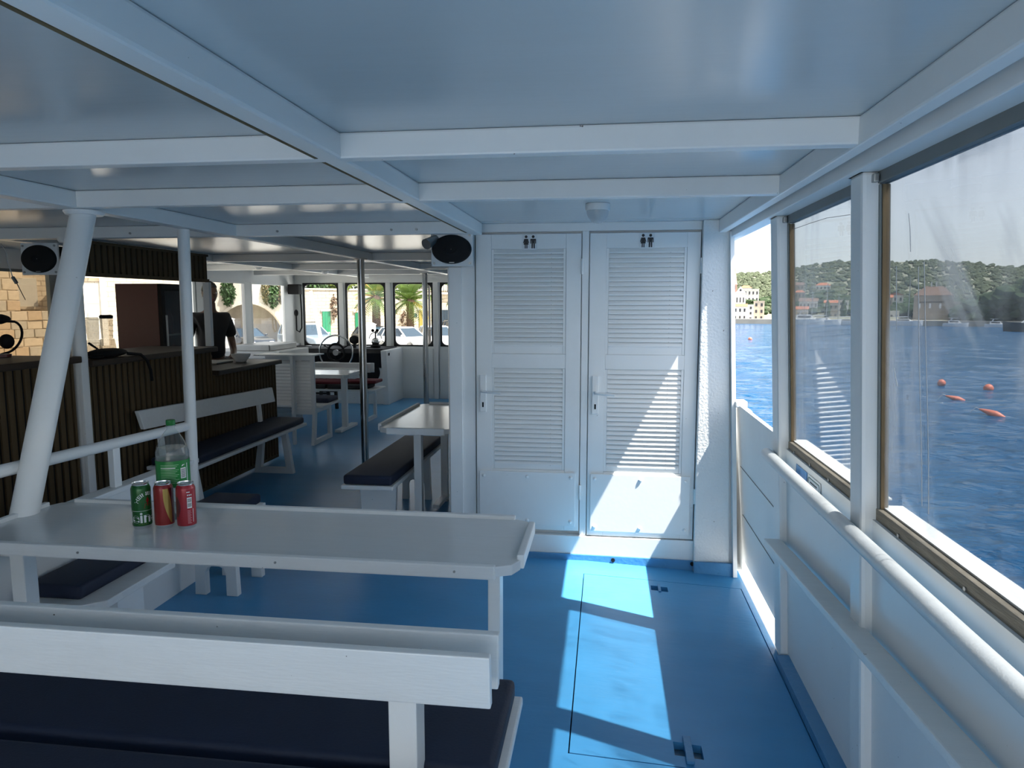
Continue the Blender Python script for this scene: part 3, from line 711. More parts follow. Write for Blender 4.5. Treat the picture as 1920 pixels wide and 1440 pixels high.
table('far white table near the helm bench', -4.1, -3.03, 8.02, 8.72, .715, [(-3.20,8.36,.07,.05), (-3.9,8.36,.07,.05)], 'white tables', feet=[((-3.20,8.12,.02),(-3.20,8.68,.02),.09,.035)], c=.05)

# ================================================================== BENCHES
def cushion(parent, x0, x1, y0, y1, z0, z1, m=NAVY, r=.018):
    return MB().box(x0, x1, y0, y1, z0, z1).build('cushion', m, parent, smooth=True, bevel=r, seg=3)
def trap_frame(parent, x, y0, y1, z0, z1, w=.05, tx=.035, taper=.06, name='leg_frame'):
    o = [(y0-taper,z0),(y1+taper*.2,z0),(y1,z1),(y0,z1)]
    i = [(y0-taper*.8+w,z0+w),(y1-w,z0+w),(y1-w,z1-w),(y0+w,z1-w)]
    return MB().ring(o, i, (x-tx/2,0,0), (0,1,0), (0,0,1), (tx,0,0)).build(name, W, parent, bevel=.003)
def arch_leg(parent, o, u, w, h, d, leg=.06):     # end panel with an arched cut-out between two feet
    a = h*.42; c = .035
    poly = [(0,0),(leg,0),(leg,a-c),(leg+c*.3,a-c*.3),(leg+c,a),(w-leg-c,a),(w-leg-c*.3,a-c*.3),(w-leg,a-c),(w-leg,0),(w,0),(w-.012,h),(.012,h)]
    return MB().prism(poly, o, u, (0,0,1), d).build('end_leg', W, parent, bevel=.004)

# foreground double bench (two seats back to back)
db = thing('double_bench', 'foreground white double bench with two back boards and navy cushions', 'bench', (-1.2, 1.5, 0))
bx0, bx1 = -2.6, -.238
for (nm, y, dy, z0, z1) in (('near', 1.448, -.012, .688, .812), ('far', 1.556, .012, .672, .800)):
    MB().hexa([(bx0,y-.011,z0),(bx1,y-.011,z0),(bx1,y+.013,z0),(bx0,y+.013,z0)], [(bx0,y-.011+dy,z1),(bx1,y-.011+dy,z1),(bx1,y+.013+dy,z1),(bx0,y+.013+dy,z1)]).build('back_board', WW, db, bevel=.004)
for x in (-.445, -2.5):
    MB().box(x-.033, x+.033, 1.464, 1.536, 0, .735).build('back_post', W, db, bevel=.004)
MB().box(bx0, -.225, 1.515, 1.935, .405, .432).build('seat_board', WW, db, bevel=.006)
MB().box(bx0, -.235, 1.03, 1.485, .405, .432).build('seat_board', WW, db, bevel=.006)
cushion(db, bx0, -.245, 1.52, 1.925, .433, .492, r=.02)
cushion(db, bx0, -.26, 1.05, 1.48, .433, .492, r=.02)
for x in (-.30, -1.5, -2.5):
    MB().prism([(1.06,0),(1.92,0),(1.86,.404),(1.12,.404)], (x-.02,0,0), (0,1,0), (0,0,1), (.04,0,0)).build('end_panel', W, db, bevel=.004)

# bench behind the table along the railing (left), small end bench
lb_ = thing('side_bench', 'low white bench with a dark cushion under the left end of the table', 'bench', (-2.08, 2.6, 0))
MB().prism([(-2.25,2.36),(-1.98,2.36),(-1.91,2.42),(-1.91,2.86),(-2.25,2.86)], (0,0,.385), (1,0,0), (0,1,0), (0,0,.032)).build('seat_board', WW, lb_, bevel=.004)
cushion(lb_, -2.25, -2.01, 2.40, 2.85, .418, .475)
MB().box(-1.955, -1.93, 2.50, 2.66, 0, .384).build('end_leg', W, lb_, bevel=.003)
MB().box(-2.24, -1.956, 2.55, 2.58, 0, .384).build('end_panel', W, lb_)
b3 = thing('side_bench', 'short white bench with arched legs mostly hidden behind the long table', 'bench', (-2.1, 3.6, 0))
arch_leg(b3, (-2.185, 3.43, 0), (1,0,0), .245, .384, (0,.04,0), .065)
arch_leg(b3, (-2.185, 3.70, 0), (1,0,0), .245, .384, (0,.04,0), .065)
MB().box(-2.25, -1.95, 3.38, 3.80, .385, .415).build('seat_board', WW, b3, bevel=.005)
cushion(b3, -2.25, -1.97, 3.40, 3.79, .416, .47)
MB().lathe([(.008,0),(.006,-.006)], (-2.07, 3.428, .30), 8, 'y').build('bolt', STEELD, b3)

# long bench in front of the bar
bb_ = thing('long_bench', 'long white bench with back board and dark cushion before the bar', 'bench', (-3.03, 5.5, 0))
MB().hexa([(-3.155,4.42,.705),(-3.125,4.42,.705),(-3.125,6.36,.630),(-3.155,6.36,.630)], [(-3.18,4.40,.835),(-3.15,4.40,.835),(-3.15,6.36,.765),(-3.18,6.36,.765)]).build('back_board', WW, bb_, bevel=.004)
MB().box(-3.2, -2.84, 4.52, 6.42, .395, .422).build('seat_board', WW, bb_, bevel=.006)
cushion(bb_, -3.18, -2.86, 4.54, 6.40, .423, .478)
for y in (4.62, 6.08):
    MB().ring([(-3.22,0),(-2.84,0),(-2.90,.394),(-3.16,.394)], [(-3.15,.055),(-2.91,.055),(-2.945,.345),(-3.12,.345)], (0,y,0), (1,0,0), (0,0,1), (0,.05,0)).build('leg_frame', W, bb_, bevel=.004)
    MB().bar((-3.15, y+.025, .425), (-3.165, y+.025, .66), .05, .025, up=(1,0,0)).build('back_support', W, bb_, bevel=.003)
MB().box(-3.0, -2.88, 4.60, 4.618, 0, .39).build('end_panel', W, bb_)

# bench beside the shiny table
b2 = thing('side_bench', 'white bench with navy cushion between the chrome pole and the shiny table', 'bench', (-1.5, 4.95, 0))
MB().box(-1.665, -1.325, 4.24, 5.66, .385, .412).build('seat_board', WW, b2, bevel=.006)
cushion(b2, -1.655, -1.335, 4.255, 5.65, .413, .475)
MB().prism([(0,0),(.215,0),(.235,.384),(-.02,.384)], (-1.60,4.46,0), (1,0,0), (0,0,1), (0,.035,0)).build('end_leg', W, b2, bevel=.003)
arch_leg(b2, (-1.61, 5.40, 0), (1,0,0), .24, .384, (0,.035,0), .055)

# louvred end bench beyond the bar
lbn = thing('louvre_bench', 'white bench with a tall louvred back at the end of the bar', 'bench', (-3.55, 7.5, 0))
def louvre_panel(parent, xa, xb, y, z0, z1, n):
    r = MB(); r.ring([(xa,z0),(xb,z0),(xb,z1),(xa,z1)], [(xa+.045,z0+.05),(xb-.045,z0+.05),(xb-.045,z1-.05),(xa+.045,z1-.05)], (0,y,0), (1,0,0), (0,0,1), (0,.03,0)); p = r.build('louvre_frame', W, parent, bevel=.002)
    w_ = (xb-xa)/2 - .046; mb = MB(); mb.hexa([(-w_,-.011,-.019),(w_,-.011,-.019),(w_,-.004,-.021),(-w_,-.004,-.021)], [(-w_,-.011,-.010),(w_,-.011,-.010),(w_,.014,.016),(-w_,.014,.016)]); me = mb.mesh('louvre_slat', W)
    for i in range(n): link('louvre_slat', me, p, ((xa+xb)/2, y+.013, z0+.07+(z1-z0-.14)*i/(n-1)))
louvre_panel(lbn, -3.85, -3.43, 7.62, .22, .965, 17)
louvre_panel(lbn, -3.425, -3.165, 7.38, .34, .985, 15)
MB().box(-3.85, -3.16, 7.36, 7.66, .986, 1.0).build('top_cap', WW, lbn, bevel=.003)
MB().box(-3.95, -3.10, 7.45, 7.98, .405, .43).build('seat_board', WW, lbn, bevel=.005)
cushion(lbn, -3.93, -3.13, 7.66, 7.97, .431, .485)
trap_frame(lbn, -3.19, 7.40, 7.86, 0, .404, w=.055); trap_frame(lbn, -3.85, 7.40, 7.86, 0, .404, w=.055)
MB().box(-3.43, -3.40, 7.36, 7.40, 0, .985).build('back_post', W, lbn)

# bench near the helm
hb = thing('helm_bench', 'white bench piled with dark and maroon cushions in front of the helm', 'bench', (-3.6, 9.2, 0))
MB().box(-4.4, -2.99, 8.90, 9.36, .405, .43).build('seat_board', WW, hb, bevel=.005)
for y, dx in ((9.42, 0), (9.47, .035)): MB().box(-4.4, -3.225+dx, y, y+.022, .605, .735).build('back_board', WW, hb, bevel=.003)
for x in (-3.12, -4.2): trap_frame(hb, x, 8.93, 9.30, 0, .404, w=.05)
for x in (-3.3, -4.2): MB().box(x-.03, x+.03, 9.37, 9.415, .2, .72).build('back_post', W, hb)
k = 0
for (x0, x1, z0, z1, m, y0, y1, lab) in ((-4.38,-3.68,.431,.485,DGREY,8.92,9.34,'charcoal seat pad on the helm bench, left of the pair'), (-3.66,-3.12,.431,.49,DGREY,8.92,9.30,'charcoal seat pad on the helm bench beside the chrome pole'), (-4.2,-3.42,.487,.525,MAROON,8.98,9.36,'maroon cushion lying on the charcoal pads of the helm bench'), (-3.40,-3.03,.492,.535,MAROON,9.05,9.36,'maroon cushion on the right end of the helm bench')):
    c_ = MB().box(x0, x1, y0, y1, z0, z1).build('seat_cushion', m, None, smooth=True, bevel=.02, seg=3); tag(c_, lab, 'cushion', 'loose cushions on the helm bench')
# helmsman's stool
hs = thing('helm_stool', 'dark wooden stool behind the bench at the helm', 'stool', (-4.06, 9.85, 0))
for x in (-4.2, -3.95):
    for y in (9.72, 10.0): MB().bar((x, y, 0), (x+(.03 if x < -4.1 else -.03), y, .66), .04, .04, up=(0,1,0)).build('leg', DWOOD, hs)
MB().box(-4.24, -3.90, 9.68, 10.04, .661, .70).build('seat', DWOOD, hs, bevel=.01)
for y in (9.72, 10.0): MB().box(-4.2, -3.95, y-.012, y+.012, .25, .28).build('stretcher', DWOOD, hs)

# ================================================================== HELM
hc = thing('helm_console', 'black helm dashboard on a white cabinet under the bow windows', 'console', (-4.2, 10.9, 0))
MB().prism([(10.50,.57),(10.44,.80),(10.52,.86),(11.28,.86),(11.28,.57)], (-5.12,0,0), (0,1,0), (0,0,1), (1.72,0,0)).build('dashboard', BLACK, hc, bevel=.012)
MB().prism([(10.56,0),(10.52,.568),(11.28,.568),(11.28,0)], (-5.12,0,0), (0,1,0), (0,0,1), (1.70,0,0)).build('cabinet', W, hc, bevel=.004)
MB().prism([(10.50,0),(10.42,.84),(11.28,.84),(11.28,0)], (-3.40,0,0), (0,1,0), (0,0,1), (.09,0,0)).build('side_panel', W, hc, bevel=.004)
MB().box(-3.305, -3.30, 10.5, 10.56, .76, .80).build('switch', BLACK, hc)
MB().cyl((-3.62, 10.535, .50), (-3.62, 10.52, .50), .17, n=28).build('round_grille', BLACK, hc)
for x in (-4.75, -4.5, -3.75): MB().lathe([(.05,0),(.05,.012),(.042,.016)], (x, 10.9, .862), 20).build('gauge', STEELD, hc, smooth=True)
sw = thing('steering_wheel', 'chrome rimmed steering wheel on the helm dashboard', 'steering wheel', (-4.06, 10.33, .80))
c = (-4.06, 10.30, .815)
MB().torus(c, .262, .013).build('outer_rim', CHROME, sw, smooth=True)
MB().torus(c, .13, .018).build('inner_ring', BLACK, sw, smooth=True)
MB().lathe([(.045,-.02),(.045,.02)], c, 20, 'y').build('hub', STEELD, sw, smooth=True)
for k in range(3):
    a = 2*PI*k/3 + PI/6
    MB().cyl((c[0]+.04*math.cos(a), c[1], c[2]+.04*math.sin(a)), (c[0]+.255*math.cos(a), c[1], c[2]+.255*math.sin(a)), .008, n=8).build('spoke', BLACK, sw, smooth=True)
MB().cyl((c[0], c[1]+.02, c[2]), (c[0], 10.46, c[2]-.02), .022, n=12).build('shaft', STEELD, sw)
cp = thing('ship_compass', 'chrome domed compass on the dashboard behind the chrome pole', 'compass', (-3.62, 10.85, .862))
MB().lathe([(.075,0),(.08,.02),(.06,.05)], (-3.62,10.85,.8625), 20).build('base', BLACK, cp, smooth=True)
MB().sphere((-3.62,10.85,.955), .065, n=18, m=10).build('bowl', CHROME, cp, smooth=True)
MB().torus((-3.62,10.85,1.0), .10, .008, 'y', 20, 8, 0, PI).build('bracket', CHROME, cp, smooth=True)
for x in (-3.65, -3.58): MB().sphere((x, 10.82, 1.13), .026).build('sight_ball', BLACK, cp, smooth=True)
MB().cyl((-3.615,10.84,1.02), (-3.615,10.83,1.12), .012, n=8).build('stem', BLACK, cp)
ds = thing('chart_display', 'small black display standing behind the steering wheel', 'display', (-4.0, 10.8, .862))
MB().sphere((-3.93, 10.75, .985), .085, .05, .07, 16, 10).build('housing', BLACK, ds, smooth=True)
MB().box(-3.95, -3.91, 10.74, 10.78, .861, .93).build('stand', BLACK, ds)
vr = thing('marine_radio', 'black marine radio mounted in the bow corner with coiled cord', 'radio', (-5.0, 11.0, 1.7))
MB().box(-5.10, -4.92, 10.95, 11.1, 1.70, 1.86).build('case', BLACK, vr, bevel=.012)
MB().sphere((-4.99, 11.0, 1.40), .035, .03, .055, 12, 8).build('handset', BLACK, vr, smooth=True)
MB().tube([(-4.93,11.05,1.70), (-4.92,11.05,1.4), (-4.925,11.05,1.16), (-4.96,11.04,1.09), (-5.0,11.02,1.12), (-4.99,11.0,1.35)], .012, 8).build('cord', BLACK, vr, smooth=True)

# ================================================================== DRINKS ON THE TABLE
def cyl_rows(c, r, th0, rows, m=8):
    """patch on a can: rows of (z, s0, s1) in metres along the circumference, th0 is the facing angle"""
    mb = MB()
    for (z, s0, s1) in rows:
        for j in range(m+1):
            s = s0 + (s1-s0)*j/m; a = th0 + s/r; mb.v.append((c[0]+r*math.cos(a), c[1]+r*math.sin(a), c[2]+z))
    for i in range(len(rows)-1):
        for j in range(m): mb.f.append((i*(m+1)+j, i*(m+1)+j+1, (i+1)*(m+1)+j+1, (i+1)*(m+1)+j))
    return mb
def cyl_text(c, r, th0, s, size, s0, z0, bold=0.0):
    vs, fs = text2d(s, size, bold); mb = MB()
    for (x, y) in vs:
        a = th0 + (s0+x)/r; mb.v.append((c[0]+r*math.cos(a), c[1]+r*math.sin(a), c[2]+z0+y))
    mb.f = fs
    return mb
def can(label, x, y, m, z=.7525):
    t = thing('drinks_can', label, 'can', (x, y, z), 'half litre cans on the table')
    c = (x, y, z)
    MB().lathe([(.025,.003),(.027,.0),(.0285,.004),(.0325,.013)], c, 36).build('base', ALU, t, smooth=True)
    b = MB().lathe([(.0325,.0132),(.0332,.018),(.0332,.146),(.0325,.150),(.0275,.1605)], c, 36).build('printed_body', m, t, smooth=True)
    MB().lathe([(.0275,.1607),(.0265,.163),(.0283,.1655),(.0283,.168),(.0268,.168),(.026,.164),(.001,.1635)], c, 36).build('lid', ALU, t, smooth=True)
    MB().torus((x+.002, y-.006, z+.1648), .007, .0014, 'z', 14, 6).build('ring_pull', ALU, t, smooth=True)
    return t, b, c
RR = .0334
t, b, c = can('green beer can with white lettering, leftmost on the table', -1.672, 2.322, CANG)
th = math.atan2(-c[1], -c[0])
cyl_text(c, RR, th, 'Heineken', .056, -.0765, .026, .022).build('lettering', PRINTW, b)
cyl_rows(c, RR, th, [(.068,-.06,.06),(.069,-.06,.06)], 20).build('pale_line', PRINTW, b)
vs, fs = text2d('HEINEKEN', .0185, .012); mb = MB(); L_ = max(v[0] for v in vs)
for (px_, py_) in vs:                       # lettering on an arc round the star badge
    a = R(172) - (px_/L_)*R(164); rad = .033 + py_
    s_, z_ = .022 + rad*math.cos(a), .092 + rad*math.sin(a); an = th + s_/RR
    mb.v.append((c[0]+RR*math.cos(an), c[1]+RR*math.sin(an), c[2]+z_))
mb.f = fs; mb.build('arched_lettering', PRINTW, b)
sp = []
for k in range(10):
    a = PI/2 + k*PI/5; rad = .024 if k % 2 == 0 else .0105; sp.append((.022+rad*math.cos(a), .096+rad*math.sin(a)))
mb = MB()
for (s_, z_) in sp + [(.022, .096)]: an = th + s_/(RR+.0001); mb.v.append((c[0]+(RR+.0001)*math.cos(an), c[1]+(RR+.0001)*math.sin(an), c[2]+z_))
mb.f = [(k, (k+1) % 10, 10) for k in range(10)]; mb.build('star', CANR, b)
for k in range(6):
    cyl_rows(c, RR, th, [(.0195,-.012+k*.006,-.0105+k*.006),(.021,-.012+k*.006,-.0105+k*.006)], 1).build('dot', GOLD, b)

t, b, c = can('dark red can with a gold crescent, in the middle of the three', -1.594, 2.338, CANR)
th = math.atan2(-c[1], -c[0])
rows = []
for i in range(21):
    u = i/20; z_ = .020 + .128*u; rows.append((z_, .024 - .026*math.sin(min(1, u*1.2)*PI/2)**.8, .026 - .010*u + .006*math.sin(u*PI)))
cyl_rows(c, RR, th, rows, 6).build('gold_crescent', GOLD, b)
rows = [(.020+.128*i/20, .0275-.010*i/20+.006*math.sin(i/20*PI), .046) for i in range(21)]
cyl_rows(c, RR, th, rows, 6).build('dark_side', CAND, b)
cyl_rows(c, RR, th, [(.0135,-.1,.1),(.0145,-.1,.1)], 40).build('pale_line', PRINTW, b)

t, b, c = can('bright red can with a white barcode, rightmost of the three', -1.511, 2.345, CANP)
th = math.atan2(-c[1], -c[0])
rows = [(.045+.075*i/16, -.052, -.032+.012*math.sin(i/16*PI)) for i in range(17)]
cyl_rows(c, RR, th, rows, 5).build('dark_badge', CAND, b)
cyl_rows(c, RR+.0001, th, [(.078,.003,.020),(.118,.003,.020)], 6).build('barcode_field', PRINTW, b)
for k in range(9):
    if k in (4,): continue
    cyl_rows(c, RR+.0002, th, [(.084+.0034*k,.0045,.0185),(.0858+.0034*k,.0045,.0185)], 4).build('barcode_bar', PRINTK, b)
for k in range(16):
    cyl_rows(c, RR+.0001, th, [(.022+.0032*k,.003,.017-.002*(k % 3)),(.0232+.0032*k,.003,.017-.002*(k % 3))], 3).build('small_print', mat('pink_print', (.75, .35, .38), .5) if k == 0 else MATS['pink_print'], b)
for k in range(3):
    cyl_rows(c, RR+.0001, th, [(.124,.004+.006*k,.008+.006*k),(.129,.004+.006*k,.008+.006*k)], 2).build('small_symbol', PRINTW, b)
cyl_rows(c, RR+.0001, th, [(.136,.002,.014),(.139,.002,.014)], 3).build('small_print', PRINTW, b)
cyl_rows(c, RR+.0001, th, [(.025,.0225,.0245),(.075,.0225,.0245)], 2).build('small_print', PRINTW, b)

x, y, z = -1.628, 2.455, .7525
bt = thing('plastic_bottle', 'clear plastic bottle with green label and cap behind the cans', 'bottle', (x, y, z))
c = (x, y, z); th = math.atan2(-y, -x)
prof = [(.030,.004),(.045,.0),(.056,.010),(.0590,.03),(.0590,.235),(.0585,.255),(.053,.275),(.042,.300),(.025,.330),(.015,.342),(.014,.352),(.017,.3525),(.017,.356),(.0125,.357)]
MB().lathe(prof, c, 36).build('bottle_body', PET, bt, smooth=True)
MB().lathe([(.028,.006),(.044,.002),(.0545,.011),(.0575,.03),(.0575,.235),(.057,.255),(.0522,.2735)], c, 36).build('drink', LIQ, bt, smooth=True)
lab = MB().lathe([(.0594,.128),(.0596,.130),(.0596,.226),(.0594,.228)], c, 40, caps=False).build('label', LABELG, bt, smooth=True)
MB().lathe([(.0155,.3575),(.0165,.359),(.0165,.376),(.0150,.3775)], c, 24).build('cap', CAPG, bt, smooth=True)
rb = .0599
cyl_rows(c, rb, th, [(.160,.026,.048),(.200,.026,.048)], 8).build('barcode_field', PRINTW, lab)
for k in range(8): cyl_rows(c, rb+.0002, th, [(.164+.0042*k,.028,.046),(.166+.0042*k,.028,.046)], 5).build('barcode_bar', PRINTK, lab)
PG = mat('pale_green_print', (.35, .62, .38), .5)
for k in range(12):
    z0 = .145 + .0062*k
    cyl_rows(c, rb, th, [(z0,-.046,.008+.006*((k*7) % 3)),(z0+(.0016 if k != 9 else .003),-.046,.008+.006*((k*7) % 3))], 8).build('small_print', PRINTW if k == 9 else PG, lab)
cyl_rows(c, rb, th, [(.140,.053,.056),(.215,.053,.056)], 2).build('small_print', PRINTW, lab)
cyl_rows(c, rb, th, [(.206,.030,.032),(.212,.034,.046)], 3).build('tick_mark', PRINTW, lab)

# ================================================================== PERSON BEHIND THE BAR
def skinmesh(name, verts, edges, radii, m, parent, root=0, sub=2):
    me = bpy.data.meshes.new(name); me.from_pydata(verts, edges, [])
    o = bpy.data.objects.new(name, me); COL.objects.link(o)
    o.modifiers.new('skin', 'SKIN'); ss = o.modifiers.new('sub', 'SUBSURF'); ss.levels = sub; ss.render_levels = sub
    for i, r_ in enumerate(radii):
        sv = me.skin_vertices[0].data[i]; sv.radius = r_ if isinstance(r_, tuple) else (r_, r_); sv.use_root = (i == root)
    me.materials.append(m); setp(o, parent)
    bpy.context.view_layer.update()
    dg = bpy.context.evaluated_depsgraph_get()
    ev = bpy.data.meshes.new_from_object(o.evaluated_get(dg))
    o.modifiers.clear(); o.data = ev; bpy.data.meshes.remove(me)
    ev.polygons.foreach_set('use_smooth', [True]*len(ev.polygons))
    if not ev.materials: ev.materials.append(m)
    return o
pz = thing('person', 'person in a dark T-shirt standing behind the bar counter, arm bent', 'person', (-4.45, 7.55, 0))
px, py = -4.45, 7.55
# facing forward-right (towards +x): dx is forward, dy is the left-right axis
def B(f, s, z): return (px + f*.78 + s*.62, py - f*.62 + s*.78, z)   # f = forward, s = left
V = [B(0,0,.93), B(-.01,0,1.08), B(0,0,1.22), B(-.01,0,1.36), B(0,0,1.46), B(.02,0,1.53), B(.035,0,1.60),
     B(0,.17,1.40), B(-.02,.22,1.27), B(-.03,.245,1.13), B(.08,.22,1.02), B(.20,.16,.98), B(.27,.12,.97),
     B(0,-.17,1.40), B(-.03,-.225,1.27), B(-.05,-.25,1.12), B(.08,-.24,1.04), B(.20,-.20,1.00), B(.27,-.17,.99),
     B(0,.09,.86), B(.01,.10,.5), B(-.01,.10,.08), B(.12,.11,.035),
     B(0,-.09,.86), B(.01,-.10,.5), B(-.01,-.10,.08), B(.12,-.11,.035)]
Eg = [(0,1),(1,2),(2,3),(3,4),(4,5),(5,6),(3,7),(7,8),(8,9),(9,10),(10,11),(11,12),(3,13),(13,14),(14,15),(15,16),(16,17),(17,18),(0,19),(19,20),(20,21),(21,22),(0,23),(23,24),(24,25),(25,26)]
Ra = [.15,.13,.145,.14,.075,.055,.06, .06,.05,.045,.04,.032,.035, .06,.05,.045,.04,.032,.035, .085,.06,.042,.04, .085,.06,.042,.04]
body = skinmesh('body', V, Eg, Ra, SKIN, pz)
# head shaped from a sphere: skull, jaw, nose, ears
hd = MB(); hd.sphere((0,0,0), 1, 1, 1, 24, 18)
nv = []
for (a_, b_, c_) in hd.v:
    f = a_*.098; s_ = b_*.076; z_ = c_*.118
    if c_ < 0: f *= 1 + .05*c_; s_ *= 1 + .30*c_; f += .012*(-c_)
    if a_ > .93 and -.35 < c_ < .1: f += .018
    if abs(b_) > .96 and abs(c_) < .25 and abs(a_) < .25: s_ *= 1.14
    nv.append(B(f+.03, s_, 1.665+z_))
hd.v = nv; hd.build('head', SKIN, pz, smooth=True)
hr_ = MB(); hr_.sphere((0,0,0), 1, 1, 1, 24, 18)
nv = []
for (a_, b_, c_) in hr_.v:
    k_ = 1.10 + .03*math.sin(a_*17+b_*13+c_*11)
    f = a_*.100*k_; s_ = b_*.080*k_; z_ = c_*.118*k_
    if c_ < .35 and a_ > .15: f *= .6; s_ *= .85; z_ *= .9
    if c_ < -.35: f *= .72; s_ *= .72; z_ *= .75
    nv.append(B(f+.018, s_, 1.678+z_))
hr_.v = nv; hr_.build('hair', HAIR, pz, smooth=True)
for s_ in (-.031, .031): MB().sphere(B(.122, s_, 1.675), .010).build('eye', PRINTW, pz, smooth=True)
MB().sphere(B(.118, 0, 1.60), .022, .022, .006).build('mouth', MAROON, pz, smooth=True)
tv = [B(0,0,.90), B(-.01,0,1.08), B(0,0,1.22), B(-.01,0,1.36), B(0,0,1.45), B(0,.175,1.40), B(-.02,.225,1.27), B(-.028,.24,1.16), B(0,-.175,1.40), B(-.03,-.23,1.27), B(-.045,-.245,1.16)]
skinmesh('tshirt', tv, [(0,1),(1,2),(2,3),(3,4),(3,5),(5,6),(6,7),(3,8),(8,9),(9,10)], [.17,.155,.165,.155,.085,.075,.072,.075,.075,.072,.075], SHIRT, pz)
skinmesh('trousers', [B(0,0,.93), B(0,.09,.85), B(.01,.10,.5), B(-.01,.10,.09), B(0,-.09,.85), B(.01,-.10,.5), B(-.01,-.10,.09)], [(0,1),(1,2),(2,3),(0,4),(4,5),(5,6)], [.16,.10,.078,.065,.10,.078,.065], TROUS, pz)
for sgn, wr in ((1, V[12]), (-1, V[18])):        # hands: five bent fingers each
    for k in range(4):
        o = (k-1.5)*.019
        p0 = Vector(wr) + Vector(B(.03, o*sgn, 0)) - Vector(B(0,0,0)); p1 = p0 + Vector(B(.035,0,-.004)) - Vector(B(0,0,0)); p2 = p1 + Vector(B(.018,0,-.022)) - Vector(B(0,0,0))
        MB().tube([p0, p1, p2], [.009,.0085,.007], 8).build('finger', SKIN, pz, smooth=True)
    q0 = Vector(wr); q1 = q0 + Vector(B(.03, -.045*sgn, 0)) - Vector(B(0,0,0)); q2 = q1 + Vector(B(.03,.006*sgn,-.01)) - Vector(B(0,0,0))
    MB().tube([q0, q1, q2], [.012,.010,.008], 8).build('thumb', SKIN, pz, smooth=True)

# black bent lamp on the far-left counter
lm = thing('desk_lamp', 'black lamp with a bent arm on the far-left counter', 'lamp', (-3.6, 3.8, 1.243))
MB().lathe([(.05,0),(.05,.015),(.02,.02)], (-3.62, 3.84, 1.2435), 18).build('base', CAND, lm, smooth=True)
MB().sphere((-3.60, 3.86, 1.335), .04, .04, .045).build('knob', BLACK, lm, smooth=True)
MB().tube([(-3.62,3.84,1.26)] + [(-3.60-.03*math.cos(R(a)), 3.86+.115*math.sin(R(a)), 1.36-.10*math.cos(R(a))) for a in range(20, 161, 14)] + [(-3.64,3.78,1.462)], .0075, 8).build('bent_arm', BLACK, lm, smooth=True)
MB().sphere((-3.64, 3.80, 1.47), .07, .13, .035, 16, 10).build('head', BLACK, lm, smooth=True)

# ================================================================== OUTSIDE: sea
def sea_z(x, y): return -1.5 - .018*(.34*x + .94*y)
m_, N, L, P = _mk('sea_water')
P.inputs['Base Color'].default_value = (.002, .068, .17, 1); P.inputs['Roughness'].default_value = .12
P.inputs['Specular IOR Level'].default_value = .07
tc = N.new('ShaderNodeTexCoord')
hs_ = []
for sc, st, am in ((.55, (1, 1.6, 1), 1.0), (2.1, (1, 1.5, 1), .5), (7, (1, 1.3, 1), .16)):
    mp = N.new('ShaderNodeMapping'); mp.inputs['Scale'].default_value = st; mp.inputs['Rotation'].default_value = (0, 0, .5)
    L.new(tc.outputs['Object'], mp.inputs[0])
    n_ = N.new('ShaderNodeTexNoise'); n_.inputs['Scale'].default_value = sc; n_.inputs['Detail'].default_value = 4; n_.inputs['Distortion'].default_value = .4
    L.new(mp.outputs[0], n_.inputs[0])
    mm = N.new('ShaderNodeMath'); mm.operation = 'MULTIPLY'; mm.inputs[1].default_value = am; L.new(n_.outputs[0], mm.inputs[0]); hs_.append(mm)
a1 = N.new('ShaderNodeMath'); L.new(hs_[0].outputs[0], a1.inputs[0]); L.new(hs_[1].outputs[0], a1.inputs[1])
a2 = N.new('ShaderNodeMath'); L.new(a1.outputs[0], a2.inputs[0]); L.new(hs_[2].outputs[0], a2.inputs[1])
bp = N.new('ShaderNodeBump'); bp.inputs['Strength'].default_value = 1.0; bp.inputs['Distance'].default_value = .55
L.new(a2.outputs[0], bp.inputs['Height']); L.new(bp.outputs[0], P.inputs['Normal'])
SEA = m_
q = 1600
from mathutils import noise as mnoise
s_ = MB(); s_.add([(x, y, sea_z(x, y)-.25) for x, y in ((-q,-q),(q,-q),(q,q),(-q,q))], [(0,1,2,3)])
nb, nd_ = 420, 330; o_ = len(s_.v)
for i in range(nd_):
    D = 3.0*(300/3.0)**(i/(nd_-1))
    for j in range(nb):
        b = R(2 + 56*j/(nb-1)); x, y = math.sin(b)*D, math.cos(b)*D
        cell = D*.97*R(56)/nb
        h_ = 0.0
        for wl_, am in ((9, .10), (4.0, .075), (1.7, .045), (.8, .02)):
            if wl_ > 2.2*max(cell, D*.014): h_ += am*(1-abs(mnoise.noise((x/wl_*1.0+3, y/wl_*1.5, wl_)))*2.2)
        s_.v.append((x, y, sea_z(x, y)-.08+h_))
for i in range(nd_-1):
    for j in range(nb-1):
        a_ = o_+i*nb+j; s_.f.append((a_, a_+1, a_+nb+1, a_+nb))
so = s_.build('sea', SEA, smooth=True); tag(so, 'rippled deep blue sea of the harbour beside the boat', 'sea', kind='stuff')

ad = MB().box(-5.3, .86, -8.5, -2.41, -.12, -.02).build('aft_deck', mat('pale_bounce_deck', (.62, .64, .64), .6, nscale=2, namp=.08)); struct(ad); ad.name = 'floor_aft'  # unseen deck, kept pale to bounce sunlight onto beams and doors
ab = MB(); ab.box(.84, .87, -8.5, -2.45, -.05, .9); ab.box(-5.3, .87, -8.53, -8.5, -.05, .9); ab.box(-5.3, -5.27, -8.5, -2.45, -.05, .9); struct(ab.build('wall_aft', W))
# hull side under the bulwark
hl = MB().hexa([(.70,-3.2,-1.9),(.98,-3.2,-1.9),(.98,12,-2.1),(.70,12,-2.1)], [(.90,-3.2,-.15),(1.02,-3.2,-.15),(1.02,12,-.15),(.90,12,-.15)]).build('hull', W); struct(hl); hl.name = 'wall_hull'

